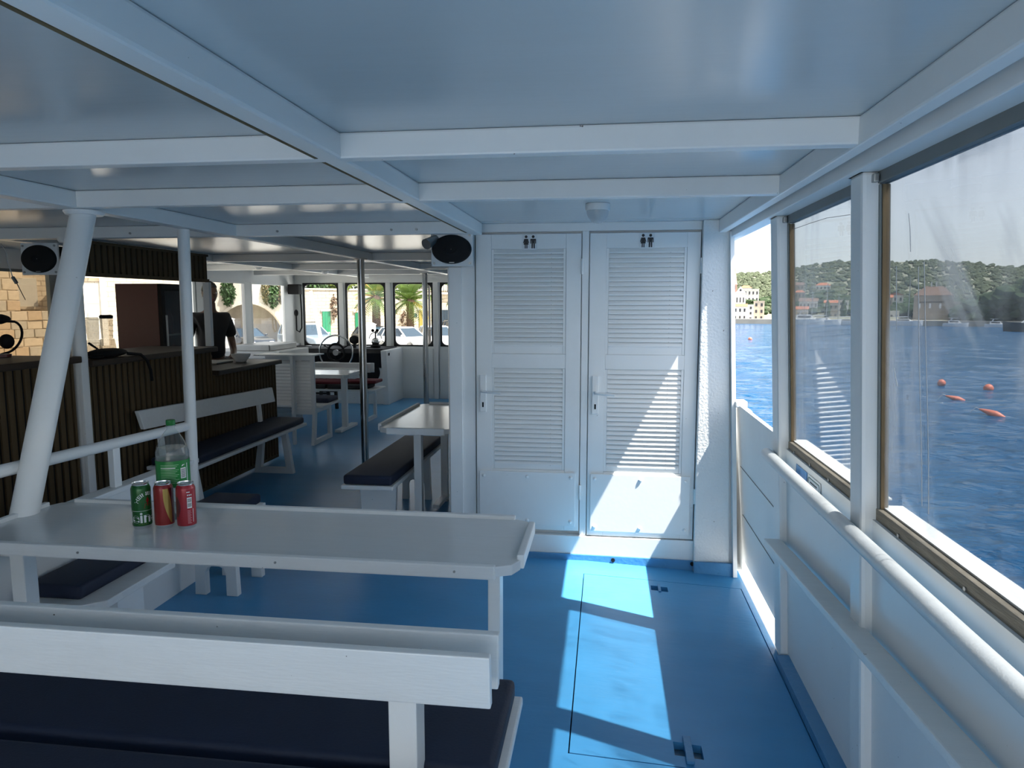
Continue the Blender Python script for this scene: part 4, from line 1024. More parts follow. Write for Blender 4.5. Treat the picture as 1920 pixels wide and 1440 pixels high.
# ---- stone, plaster, ground materials
def brick_mat(name, c1, c2, cm, scale, bw, bh, axes, rough=.85, bump=.6, dirt=.35):
    m, N, L, P = _mk(name)
    tc = N.new('ShaderNodeTexCoord'); sp = N.new('ShaderNodeSeparateXYZ'); cb = N.new('ShaderNodeCombineXYZ')
    L.new(tc.outputs['Object'], sp.inputs[0]); L.new(sp.outputs[axes[0]], cb.inputs[0]); L.new(sp.outputs[axes[1]], cb.inputs[1])
    nd = N.new('ShaderNodeTexNoise'); nd.inputs['Scale'].default_value = 3; L.new(cb.outputs[0], nd.inputs[0])
    ad = N.new('ShaderNodeVectorMath'); ad.operation = 'MULTIPLY_ADD'; ad.inputs[1].default_value = (.12, .12, 0)
    L.new(nd.outputs[1], ad.inputs[0]); L.new(cb.outputs[0], ad.inputs[2])
    br = N.new('ShaderNodeTexBrick'); br.inputs['Scale'].default_value = scale
    br.inputs['Color1'].default_value = c1 + (1,); br.inputs['Color2'].default_value = c2 + (1,); br.inputs['Mortar'].default_value = cm + (1,)
    br.inputs['Brick Width'].default_value = bw; br.inputs['Row Height'].default_value = bh; br.inputs['Mortar Size'].default_value = .018
    L.new(ad.outputs[0], br.inputs[0])
    n2 = N.new('ShaderNodeTexNoise'); n2.inputs['Scale'].default_value = 1.1; n2.inputs['Detail'].default_value = 8; L.new(tc.outputs['Object'], n2.inputs[0])
    rp = N.new('ShaderNodeValToRGB'); rp.color_ramp.elements[0].position = .5; rp.color_ramp.elements[1].position = .75; L.new(n2.outputs[0], rp.inputs[0])
    ml = N.new('ShaderNodeMath'); ml.operation = 'MULTIPLY'; ml.inputs[1].default_value = dirt; L.new(rp.outputs[0], ml.inputs[0])
    mx = N.new('ShaderNodeMix'); mx.data_type = 'RGBA'; L.new(ml.outputs[0], mx.inputs[0]); L.new(br.outputs[0], mx.inputs[6]); mx.inputs[7].default_value = (.22, .17, .12, 1)
    L.new(mx.outputs[2], P.inputs['Base Color']); P.inputs['Roughness'].default_value = rough
    bp = N.new('ShaderNodeBump'); bp.inputs['Strength'].default_value = bump; bp.inputs['Distance'].default_value = .03; bp.invert = True
    L.new(br.outputs[1], bp.inputs['Height']); L.new(bp.outputs[0], P.inputs['Normal'])
    return m
STONEW = brick_mat('rubble_stone_wall', (.58,.50,.38), (.50,.42,.31), (.33,.27,.20), 1.0, .55, .24, ('X','Z'))
STONEF = brick_mat('stone_facade', (.52,.44,.33), (.44,.36,.26), (.30,.24,.17), 1.0, .5, .28, ('Y','Z'))
PLAST = mat('cream_plaster', (.74, .68, .57), .85, nscale=1.2, namp=.12, bump=.1, bscale=12, dirt=.1)
QUAYM = mat('pale_quay_stone', (.60, .57, .51), .8, nscale=1.5, namp=.15, bump=.1, bscale=5)
STONES = [mat('stone_block_%s' % n, c, .88, nscale=7, namp=.3, bump=.7, bscale=14, dirt=.2) for n, c in (('pale', (.50,.42,.31)), ('warm', (.44,.34,.23)), ('grey', (.40,.36,.29)))]
GREEN = mat('green_door_paint', (.015, .20, .09), .5)
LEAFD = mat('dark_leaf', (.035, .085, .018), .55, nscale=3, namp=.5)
LEAFY = mat('yellow_green_leaf', (.16, .22, .03), .55, nscale=3, namp=.5)  # yellow green foliage, paler than the dark leaf
LEAFP = mat('palm_leaf', (.11, .18, .03), .5, nscale=2, namp=.4)
LEAFO = mat('dry_palm_leaf', (.38, .26, .05), .6)
LEAFB = mat('reddish_leaf', (.12, .09, .03), .6, nscale=3, namp=.5)
BARK = mat('palm_bark', (.13, .08, .048), .95, nscale=9, namp=.5, bump=1, bscale=14)
GLASSD = mat('dark_car_glass', (.03, .05, .07), .05, spec=.8)
TYRE = mat('tyre', (.015, .015, .015), .8)
def xf(mb, loc, rz):
    c, s = math.cos(rz), math.sin(rz)
    mb.v = [(loc[0]+x*c-y*s, loc[1]+x*s+y*c, loc[2]+z) for (x, y, z) in mb.v]; return mb

QZ = -1.36
qy = MB(); qy.prism([(-6.4,-25),(-6.4,16),(-1.5,19),(4,60),(0,95),(-90,95),(-90,-25)], (0,0,QZ-6), (1,0,0), (0,1,0), (0,0,6)); qo = qy.build('quay', QUAYM); struct(qo); qo.name = 'ground_quay'

# ---- stone house across the quay and the plastered arch beside it
wr = math.atan2(.6, .8)
FO, TO = (-25.0, 31.9, 0), (-23.0, 46.0, 0)        # facade and terrace wall origins, both walls run along (.8, .6)
def on(o, name, m, s0, s1, d0, d1, z0, z1, parent=None, bevel=0):
    return xf(MB().box(s0, s1, -d1, -d0, z0, z1), o, wr).build(name, m, parent, bevel=bevel)
def WQ(o, s, d=0, z=0): return (o[0] + .8*s + .6*d, o[1] + .6*s - .8*d, z)
pf = link('wall_quayside', MB().box(-12, 4.6, 0, .6, QZ, 8).mesh('wall_quayside', STONEW), None, FO, (0,0,wr)); struct(pf)
rs = random.Random(11); z = -1.3
stm = {}
while z < 3.6:
    hgt = rs.uniform(.36, .52); y = -5.6 + rs.uniform(0, .4)
    while y < 4.3:
        w_ = rs.uniform(.45, .95)
        inside = (-3.05 < y+w_ and y < -2.02 and 1.25 < z+hgt and z < 2.75) or (-.55 < y+w_ and y < .72 and z < 2.85)
        if not inside:
            d_ = rs.uniform(.05, .11); e = .016
            mb = MB(); j = lambda: rs.uniform(-.02, .02)
            mb.hexa([(y+e,-d_,z+e+j()),(y+w_-e+j(),-d_,z+e+j()),(y+w_-e,.02,z+e),(y+e,.02,z+e)], [(y+e+j(),-d_,z+hgt-e+j()),(y+w_-e,-d_,z+hgt-e+j()),(y+w_-e,.02,z+hgt-e),(y+e,.02,z+hgt-e)])
            xf(mb, FO, wr).build('stone', rs.choice(STONES), pf, bevel=.02, seg=1)
        y += w_
    z += hgt
DOORC = mat('cream_door_paint', (.50, .48, .42), .6)
sh_ = on(FO, 'window_20', DOORC, -2.93, -2.15, .0, .10, 1.37, 2.70, bevel=.01); struct(sh_, 'closed white shutter in the stone facade')
on(FO, 'stone_sill', STONES[0], -3.03, -2.05, .0, .20, 1.25, 1.369, sh_)
dd = on(FO, 'door_3', DOORC, -.24, .42, .0, .04, -.55, 2.52, bevel=.006); struct(dd, 'white panelled door in the stone facade across the quay')
for z0, z1 in ((.75, 1.45), (1.52, 2.4), (-.4, .65)): on(FO, 'door_panel', DOORC, -.17, .35, .0405, .06, z0, z1, dd, .008)
on(FO, 'door_handle', STEELD, -.16, -.11, .061, .09, .86, 1.06, dd)
for a_, b_, za, zb in ((-.50,-.245,-.55,2.75), (.425,.68,-.55,2.75), (-.50,.68,2.751,3.0)): on(FO, 'stone_surround', PLAST, a_, b_, -.01, .16, za, zb, dd, .01)
for k in range(3): on(FO, 'door_step', STONES[0], -.8-.1*k, 1.0+.1*k, .0, .35+.3*k, QZ, -.56-.27*k, dd)
mb = MB(); arch = [(-1.15-2.4*math.cos(R(a)), QZ+2.84*math.sin(R(a))) for a in range(0, 181, 9)]
mb.prism([(-9,QZ)] + arch + [(2.3,QZ),(2.3,7),(-9,7)], (0,-.15,0), (1,0,0), (0,0,1), (0,.70,0))
ap = xf(mb, TO, wr).build('wall_arch', PLAST); struct(ap)
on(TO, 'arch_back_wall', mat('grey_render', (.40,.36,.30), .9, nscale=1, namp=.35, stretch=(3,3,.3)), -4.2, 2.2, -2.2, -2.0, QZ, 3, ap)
on(TO, 'arch_soffit_cap', PLAST, -4.2, 2.2, -2.0, -.56, 1.7, 1.9, ap)
o2 = [(-1.15-2.6*math.cos(R(a)), QZ+3.04*math.sin(R(a))) for a in range(0, 181, 9)]
for i in range(20):
    v_ = MB(); v_.prism([arch[i], arch[i+1], o2[i+1], o2[i]], (0,-.19,0), (1,0,0), (0,0,1), (0,.035,0)); xf(v_, TO, wr).build('arch_stone', PLAST, ap, bevel=.01)

# ---- leaf clumps
def leaves(name, m, blobs, n, size, parent=None, seed=1, droop=0.0):
    rr = random.Random(seed); mb = MB()
    tot = sum(b[3]*b[4]*b[5] for b in blobs)
    for b in blobs:
        k = int(n*b[3]*b[4]*b[5]/tot)
        for _ in range(k):
            v = Vector((rr.gauss(0,1), rr.gauss(0,1), rr.gauss(0,1))).normalized() * rr.uniform(.55, 1.02)
            p = Vector((b[0]+v.x*b[3], b[1]+v.y*b[4], b[2]+v.z*b[5]))
            a = Vector((rr.uniform(-1,1), rr.uniform(-1,1), rr.uniform(-1,.6)-droop)).normalized()*size*rr.uniform(.6,1.3)
            w = a.cross(Vector((rr.uniform(-1,1), rr.uniform(-1,1), rr.uniform(-1,1)))).normalized()*size*.30
            o = len(mb.v); mb.v += [tuple(p), tuple(p+a*.5+w), tuple(p+a), tuple(p+a*.5-w)]; mb.f.append((o,o+1,o+2,o+3))
    return mb.build(name, m, parent)
hp1 = leaves('hanging_plant', LEAFD, [WQ(TO,-2.45,.3,2.35)+(.42,.36,.95)], 900, .24, seed=2, droop=1); tag(hp1, 'dark green plant hanging on the plaster wall seen past the standing person', 'plant', 'hanging wall plants')
hp2 = thing('hanging_plant', 'green and reddish plant hanging over the arch in the bright port window', 'plant', WQ(TO,.4,.3,1.3), 'hanging wall plants')
leaves('foliage', LEAFD, [WQ(TO,.42,.32,2.3)+(.34,.3,1.0)], 900, .24, hp2, 3, 1)
leaves('foliage', LEAFB, [WQ(TO,-.05,.28,2.4)+(.27,.25,.85), WQ(TO,.9,.28,2.4)+(.27,.25,.85)], 900, .22, hp2, 4, 1)

# ---- terrace wall ahead, behind the cars
def WP(s, d=0, z=0): return (-23 + .8*s + .6*d, 46 + .6*s - .8*d, z)      # s along the wall, d in front of it
tw = link('wall_terrace', MB().box(2.31, 30, 0, .6, QZ, 2.45).mesh('wall_terrace', STONEW), None, (-23,46,0), (0,0,wr)); struct(tw)
def onwall(name, m, s0, s1, d0, d1, z0, z1, parent=None, bevel=0):
    return xf(MB().box(s0, s1, -d1, -d0, z0, z1), (-23,46,0), wr).build(name, m, parent, bevel=bevel)
cpst = onwall('coping', PLAST, 2.31, 30, -.62, .06, 2.455, 2.55); struct(cpst); cpst.name = 'trim_4'
for k, (s0, s1, zt) in enumerate(((3.79,4.36,.95),(6.15,6.55,.85),(11.1,11.4,1.0))):
    d = onwall('door_%d' % (4+k), GREEN if k < 2 else LEAFO, s0, s1, .02, .06, QZ, zt); struct(d, ['dark green door in the terrace wall above the car roof', 'second green door beside the chrome pole', 'yellow doorway at the right of the terrace wall'][k])
    onwall('lintel', PLAST, s0-.12, s1+.12, .02, .09, zt+.001, zt+.16, d)
    for q_ in range(3): onwall('door_board', GREEN if k < 2 else LEAFO, s0+.01+(s1-s0)*q_/3, s0-.01+(s1-s0)*(q_+1)/3, .0605, .075, QZ, zt-.02, d)
w_ = onwall('window_21', GLASSD, 10.7, 10.95, .01, .04, .45, .75); struct(w_, 'tiny dark window in the terrace wall')
w_ = onwall('window_22', GLASSD, 12.95, 13.75, .01, .03, -.5, 1.0); struct(w_, 'barred window at the right end of the terrace wall')
for q_ in range(7): onwall('iron_bar', TYRE, 12.98+.11*q_, 13.0+.11*q_, .035, .055, -.5, 1.0, w_)
hb_ = thing('terrace_house', 'pale house with a railed balcony above the right end of the terrace', 'house', WP(14.5, -1.5, 2.5))
onwall('wall', PLAST, 12.6, 18, -5, -1.0, 2.5, 7, hb_)
onwall('balcony_slab', PLAST, 12.3, 17, -1.2, .3, 2.2, 2.34, hb_)
for q_ in range(12): onwall('baluster', TYRE, 12.4+.16*q_, 12.43+.16*q_, .20, .24, 2.34, 3.1, hb_)
onwall('rail', TYRE, 12.3, 15, .19, .26, 3.1, 3.15, hb_)
onwall('shutter', PRINTW, 13.0, 13.5, -1.0, -.95, 2.6, 4.2, hb_)
for k, (s, d, r_, z, m, lab) in enumerate(((4.0,-1.9,1.2,3.2,LEAFD,'dark green bush above the terrace wall, left of the green door'), (5.4,-1.3,1.3,3.2,LEAFY,'yellow green bush spilling over the terrace wall'), (7.6,-2.1,1.5,3.6,LEAFD,'dark green tree on the terrace beside the chrome pole'), (9.2,-1.4,1.5,3.6,LEAFY,'yellow green leafy tree behind the palms'), (12,-1.4,1.5,3.8,LEAFD,'leafy tree on the terrace behind the lamp post'), (16,-1.0,1.4,3.2,LEAFY,'yellow green bush at the right end of the terrace'))):
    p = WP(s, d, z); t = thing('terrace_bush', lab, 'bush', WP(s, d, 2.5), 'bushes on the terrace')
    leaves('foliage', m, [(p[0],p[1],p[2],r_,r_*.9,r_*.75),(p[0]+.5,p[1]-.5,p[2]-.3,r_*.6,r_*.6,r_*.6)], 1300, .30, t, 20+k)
    MB().cyl(WP(s,d,2.46), p, .08, .05, 8).build('stem', BARK, t)
cr = leaves('wall_creeper', BARK, [WP(4.6,.12,1.3)+(.25,.25,.9), WP(9.9,.12,.3)+(.3,.3,.8)], 260, .22, None, 40, 1); tag(cr, 'dry brown creeper stems hanging on the terrace wall', 'creeper')

# ---- palms
def frond_mesh(m):
    mb = MB(); n = 16; Lf = 2.3
    pts = [Vector((Lf*t*(1-.12*t), 0, .75*t-1.35*t*t)) for t in [i/n for i in range(n+1)]]
    mb.tube(pts, [.028*(1-.8*i/n) for i in range(n+1)], 4)
    for i in range(1, n):
        ll = .62*math.sin(PI*min(.97, .12+.86*i/n))**.7
        for s in (-1, 1):
            p = pts[i]; e = p + Vector((.30*ll+.12, s*ll*.85, -.22*ll)); w = Vector((.035, 0, .012))
            o = len(mb.v); mb.v += [tuple(p-w), tuple(p+w), tuple((p+e)/2+w), tuple(e), tuple((p+e)/2-w)]; mb.f.append((o,o+1,o+2,o+3,o+4))
    return mb.mesh('frond', m)
FM, FMO = frond_mesh(LEAFP), frond_mesh(LEAFO)
def palm(label, x, y, zt, r, seed, n=34, sc=1.0, dry=.15):
    rr = random.Random(seed); t = thing('palm_tree', label, 'palm', (x, y, QZ), 'palms on the quay')
    k = 26; prof = []
    for i in range(k+1):
        h_ = i/k; prof += [(r*(1.12-.2*h_)*(1+.07*(i % 2)), QZ+(zt-QZ)*h_)]
    MB().lathe(prof, (x, y, 0), 14).build('trunk', BARK, t, smooth=False)
    MB().sphere((x, y, zt), r*1.35, r*1.35, .32).build('crown_base', BARK, t, smooth=True)
    for i in range(n):
        el = R(rr.uniform(-38, 70)); az = 2*PI*i*.381966 + rr.uniform(-.2, .2)
        o = link('frond', FMO if rr.random() < dry else FM, t, (x, y, zt+.15), (0, -el, az)); s_ = sc*rr.uniform(.8, 1.1); o.scale = (s_, s_, s_)
palm('stout palm behind the second bow window beside the chrome pole', -15.25, 46, 1.75, .27, 1, 34, .95, .35)
palm('palm with a full arching crown in the third bow window', -13.2, 47, 1.55, .25, 2, 40, 1.0, .08)
palm('far palm partly hidden behind the window post, right of the lamp post', -10.2, 50, 2.2, .25, 3, 26, .9, .1)

# ---- street furniture
lp = thing('street_lamp', 'dark iron lamp post behind the farther chrome pole', 'lamp post', (-10.1, 40, QZ))
MB().lathe([(.16,QZ),(.15,QZ+.5),(.09,QZ+.6),(.085,QZ+1.3),(.11,QZ+1.36),(.07,QZ+1.45),(.055,4.6)], (-10.1,40,0), 14).build('post', TYRE, lp, smooth=True)
MB().lathe([(.10,4.6),(.22,5.1),(.05,5.35)], (-10.1,40,0), 10).build('lantern', PANEG, lp)
for k, (x, y, w, zt, lab) in enumerate(((-12.25,36,.42,.42,'white utility cabinet on the quay behind the compass'), (-21.3,38,.52,.62,'white utility cabinet on the quay beside the standing person'))):
    t = thing('utility_cabinet', lab, 'cabinet', (x, y, QZ), 'white quay cabinets')
    MB().box(x-w/2, x+w/2, y-.2, y+.2, QZ, zt).build('body', PRINTW, t, bevel=.02)
    MB().prism([(-w/2-.04,0),(w/2+.04,0),(0,.10)], (x, y-.24, zt+.001), (1,0,0), (0,0,1), (0,.48,0)).build('cap', PRINTW, t)
    MB().box(x-w/2+.04, x+w/2-.04, y-.212, y-.201, QZ+.2, zt-.15).build('door', PRINTW, t)
bm_ = MB().cyl((-5.42, 12.6, 1.78), (-5.22, 12.6, .72), .030, .036, 12).build('white_boom', PRINTW, smooth=True); tag(bm_, 'slanting white pole outside the leftmost bow window', 'pole')
pv = MB().box(-5.0, .3, 11.5, 14.5, .30, .42).build('foredeck', W, bevel=.02); struct(pv); pv.name = 'trim_5'

# ---- cars
def car(label, x, y, rz, Lc, Wc, H, m, suv=False):
    t = thing('parked_car', label, 'car', (x, y, QZ), 'cars parked on the quay')
    loc = (x, y, QZ); hl = Lc/2; bz = .98 if suv else .90
    body = [(-hl+.05,.28),(-hl,.50),(-hl+.03,bz-.05),(-hl+.15,bz),(hl*.38,bz),(hl-.25,bz-.17),(hl-.03,bz-.34),(hl,.45),(hl-.08,.26)]
    xf(MB().prism(body, (0,-Wc/2,0), (1,0,0), (0,0,1), (0,Wc,0)), loc, rz).build('body', m, t, smooth=True, bevel=.09, seg=3)
    b0, b1 = -hl+(.10 if suv else .12), hl*.42; r0, r1 = -hl+(.30 if suv else .55), hl*.05
    wb, wt = Wc/2-.06, Wc/2-.22
    gh = MB().hexa([(b0,-wb,bz-.02),(b1,-wb,bz-.02),(b1,wb,bz-.02),(b0,wb,bz-.02)], [(r0,-wt,H-.05),(r1,-wt,H-.05),(r1,wt,H-.05),(r0,wt,H-.05)])
    xf(gh, loc, rz).build('window_glass', GLASSD, t, bevel=.03)
    xf(MB().hexa([(r0-.03,-wt-.02,H-.07),(r1+.04,-wt-.02,H-.07),(r1+.04,wt+.02,H-.07),(r0-.03,wt+.02,H-.07)], [(r0+.06,-wt+.05,H),(r1-.08,-wt+.05,H),(r1-.08,wt-.05,H),(r0+.06,wt-.05,H)]), loc, rz).build('roof', m, t, smooth=True, bevel=.02)
    for s in (-1, 1):
        for (xa, xr) in ((b0+.02, r0), (b1-.02, r1), ((b0+b1)/2+.1, (r0+r1)/2+.1), (b0+.55, r0+.35)):
            xf(MB().bar((xa, s*(wb+.005), bz-.02), (xr, s*(wt+.01), H-.06), .07, .05, up=(1,0,0)), loc, rz).build('pillar', m, t)
        for xw in (-hl*.62, hl*.62):
            xf(MB().lathe([(.31,-.10),(.32,-.06),(.32,.06),(.31,.10)], (xw, s*(Wc/2-.10), .32), 22, 'y'), loc, rz).build('wheel', TYRE, t, smooth=True)
            xf(MB().lathe([(.19,-.108),(.20,.108)], (xw, s*(Wc/2-.10), .32), 16, 'y'), loc, rz).build('hubcap', STEELD, t)
        xf(MB().sphere((hl*.34, s*(Wc/2+.09), bz+.06), .06, .10, .07, 12, 8), loc, rz).build('wing_mirror', m, t, smooth=True)
        xf(MB().box(-hl-.005, -hl+.10, s*(Wc/2-.30)-.12, s*(Wc/2-.30)+.12, bz-.26, bz-.10), loc, rz).build('tail_light', CANR, t, bevel=.02)
        xf(MB().box(hl-.16, hl-.02, s*(Wc/2-.28)-.13, s*(Wc/2-.28)+.13, bz-.42, bz-.28), loc, rz).build('headlight', PRINTW, t, bevel=.02)
        if suv: xf(MB().bar((r0+.1, s*(wt-.05), H+.05), (r1-.1, s*(wt-.05), H+.05), .035, .03), loc, rz).build('roof_rail', STEELD, t)
    if suv:
        for xx_ in (r0+.4, r1-.4): xf(MB().bar((xx_, -wt, H+.09), (xx_, wt, H+.09), .06, .035), loc, rz).build('roof_bar', TYRE, t)
SILV = mat('silver_blue_car_paint', (.30, .36, .42), .3, metal=.5, coat=.6); CWH = mat('white_car_paint', (.80, .80, .79), .3, coat=.6); CDK = mat('dark_blue_car_paint', (.02, .04, .07), .3, coat=.6); CBK = mat('black_car_paint', (.012,.012,.014), .3, coat=.6)
car('silver blue estate car with roof bars behind the steering wheel', -18.3, 42, R(-35), 4.5, 1.8, 1.62, SILV, True)
car('white hatchback in the third bow window', -12.1, 42, R(-30), 3.9, 1.7, 1.45, CWH)
car('white car parked beyond the hatchback, beside the lamp post', -10.55, 43.6, R(-62), 4.1, 1.75, 1.47, CWH)
car('black car behind the compass in the second bow window', -14.7, 44.6, R(-40), 4.0, 1.7, 1.40, CBK)
car('dark blue car at the right edge of the last visible bow window', -9.6, 47.5, R(-50), 4.2, 1.8, 1.65, CDK, True)
car('dark grey car parked in front of the plaster arch', -21.9, 41, R(-35), 4.2, 1.75, 1.40, CBK)

# ================================================================== FAR SHORE
ROOF = mat('terracotta_tiles', (.42, .16, .09), .85, nscale=1.5, namp=.3); DROOF = mat('brown_tiles', (.20, .13, .10), .9, nscale=1, namp=.3)
HW = mat('white_house_render', (.80,.77,.70), .85, nscale=.5, namp=.08); HB = mat('beige_stone_house', (.55,.47,.37), .85, nscale=1.5, namp=.2); HS = mat('rough_stone_house', (.42,.36,.29), .9, nscale=1.6, namp=.25, bump=.3, bscale=4)
DWIN = mat('dark_window', (.05,.05,.055), .4); SHORE = mat('shore_rock', (.38,.34,.28), .9, nscale=.3, namp=.3)
MACCHIA = mat('scrub_hillside', (.25, .25, .18), .95, nscale=.11, namp=.55, bump=.6, bscale=.4)
TREEM = mat('pine_foliage', (.035, .065, .022), .9, nscale=.2, namp=.5); SCRUB = mat('olive_scrub', (.095, .115, .065), .95, nscale=.15, namp=.5)
ridge = [(0,.034),(6,.036),(9.6,.0388),(10.5,.0393),(12.4,.0409),(14.3,.0459),(16.4,.0518),(17.8,.0526),(20.5,.0507),(23.1,.0507),(25,.0466),(26.8,.042),(28,.0402),(34,.043),(45,.045)]
def ridge_t(b):
    for i in range(len(ridge)-1):
        if ridge[i][0] <= b <= ridge[i+1][0]:
            u = (b-ridge[i][0])/(ridge[i+1][0]-ridge[i][0]); return ridge[i][1]*(1-u)+ridge[i+1][1]*u
    return ridge[-1][1]
def hill_z(b, D):
    base = sea_z(math.sin(R(b))*D, math.cos(R(b))*D)
    sh0 = 300 if b < 24 else 300
    if D <= sh0: return base-1 + (1.0 if D > sh0-6 else -1)*.9
    u = (D-sh0)/360
    zr = 1.57 + 660*ridge_t(b) - 1.0
    wob = .9*math.sin(b*1.9+D*.021)+.7*math.sin(b*4.3-D*.034)
    if u <= 1: return base0(b)*(1-u) + zr*u + wob*math.sin(PI*min(1, u)) - 2.2*math.sin(PI*u)
    return zr - (u-1)*60
def base0(b): return -5.6
hm = MB(); bs = [i*.5 for i in range(0, 91)]; Ds = [292,299,301,306,315,330,345,365,390,420,450,480,510,540,570,600,625,645,660,680,720,800]
for b in bs:
    for D in Ds: hm.v.append((math.sin(R(b))*D, math.cos(R(b))*D, hill_z(b, D)))
nD = len(Ds)
for i in range(len(bs)-1):
    for j in range(nD-1): hm.f.append((i*nD+j, (i+1)*nD+j, (i+1)*nD+j+1, i*nD+j+1))
hill = hm.build('hillside', MACCHIA, smooth=True); struct(hill); hill.name = 'ground_hillside'
def ico(mb, c, r, rr, flat=.8):
    bm = None
    t = (1+5**.5)/2
    vs = [(-1,t,0),(1,t,0),(-1,-t,0),(1,-t,0),(0,-1,t),(0,1,t),(0,-1,-t),(0,1,-t),(t,0,-1),(t,0,1),(-t,0,-1),(-t,0,1)]
    fs = [(0,11,5),(0,5,1),(0,1,7),(0,7,10),(0,10,11),(1,5,9),(5,11,4),(11,10,2),(10,7,6),(7,1,8),(3,9,4),(3,4,2),(3,2,6),(3,6,8),(3,8,9),(4,9,5),(2,4,11),(6,2,10),(8,6,7),(9,8,1)]
    n = (1+t*t)**.5
    mb.add([(c[0]+x/n*r*rr.uniform(.75,1.2), c[1]+y/n*r*rr.uniform(.75,1.2), c[2]+z/n*r*flat*rr.uniform(.75,1.2)) for x, y, z in vs], fs)
rr = random.Random(5); tm = MB()
for _ in range(4000):
    b = rr.uniform(7, 33); D = 330 + 330*rr.random()**.8; r_ = rr.uniform(.9, 2.3)
    ico(tm, (math.sin(R(b))*D, math.cos(R(b))*D, hill_z(b, D)+r_*.35), r_, rr)
to = tm.build('hill_scrub', SCRUB); tag(to, 'olive green scrub and trees covering the far hillside', 'scrub', kind='stuff')
tm = MB()
for _ in range(1500):
    b = 24.2 + 10*rr.random()**.8; D = rr.uniform(302, 390); r_ = rr.uniform(2.0, 3.6)
    top = (b-23.8)*2.6
    zz = -5.2 + min(17, top+3)*rr.random()
    ico(tm, (math.sin(R(b))*D, math.cos(R(b))*D, zz), r_, rr)
for _ in range(500):
    b = rr.uniform(17.5, 24.5); D = rr.uniform(318, 372); r_ = rr.uniform(1.6, 2.8)
    ico(tm, (math.sin(R(b))*D, math.cos(R(b))*D, hill_z(b, D)+r_*.7), r_, rr)
for _ in range(260):
    b = rr.uniform(9.5, 17.5); D = rr.uniform(326, 420); r_ = rr.uniform(1.2, 2.4)
    ico(tm, (math.sin(R(b))*D, math.cos(R(b))*D, hill_z(b, D)+r_*.6), r_, rr)
to = tm.build('pine_wood', TREEM); tag(to, 'dark pine wood on the shore at the right', 'wood', kind='stuff')
# waterfront
mb = MB()
for i in range(60):
    b0_, b1_ = 3+i*.5, 3.5+i*.5
    P4 = [(math.sin(R(b))*D, math.cos(R(b))*D) for b, D in ((b0_,297),(b1_,297),(b1_,318),(b0_,318))]
    mb.hexa([(x,y,-9) for x, y in P4], [(x,y,-4.95) for x, y in P4])
wf = mb.build('waterfront', SHORE); struct(wf); wf.name = 'ground_waterfront'

wmesh = {}
def house(name, label, x, y, w, zb, zt, wm, rm, rows, cols, depth=None, roof='hip', rh=None, cat='house', ww=None):
    rz = -math.atan2(x, y); d = depth or max(5, w*.9); t = thing(name, label, cat, (x, y, zb), 'houses on the far shore')
    loc = (x, y, 0); zb0 = min(zb, hill_z(math.degrees(math.atan2(x, y)), math.hypot(x, y)+d)) - .5
    xf(MB().box(-w/2, w/2, 0, d, zb0, zt), loc, rz).build('walls', wm, t)
    rh = rh or min(w, d)*.22; e = .25
    if roof == 'hip': xf(MB().hexa([(-w/2-e,-e,zt),(w/2+e,-e,zt),(w/2+e,d+e,zt),(-w/2-e,d+e,zt)], [(-w*.22,d*.42,zt+rh),(w*.22,d*.42,zt+rh),(w*.22,d*.58,zt+rh),(-w*.22,d*.58,zt+rh)]), loc, rz).build('roof', rm, t)
    elif roof == 'gable': xf(MB().prism([(-w/2-e,0),(w/2+e,0),(0,rh)], (0,-e,zt), (1,0,0), (0,0,1), (0,d+2*e,0)), loc, rz).build('roof', rm, t)
    elif roof == 'ridge': xf(MB().prism([(-e,0),(d+e,0),(d/2,rh)], (-w/2-e,0,zt), (0,1,0), (0,0,1), (w+2*e,0,0)), loc, rz).build('roof', rm, t)
    else: xf(MB().box(-w/2-.1, w/2+.1, -.1, d+.1, zt, zt+.3), loc, rz).build('parapet', wm, t)
    ww = ww or min(.8, w/cols*.38); hh = min(1.3, (zt-max(zb, zb0))/rows*.48)
    key = (round(ww,2), round(hh,2), rm.name)
    if key not in wmesh: wmesh[key] = MB().box(-ww/2, ww/2, -.06, .1, -hh/2, hh/2).mesh('window', DWIN)
    c, s = math.cos(rz), math.sin(rz)
    for i in range(rows):
        for j in range(cols):
            lx = -w/2 + w*(j+.5)/cols; z = zb + (zt-zb)*(i+.5)/rows
            link('window', wmesh[key], t, (x+lx*c, y+lx*s, z), (0,0,rz))
    return t
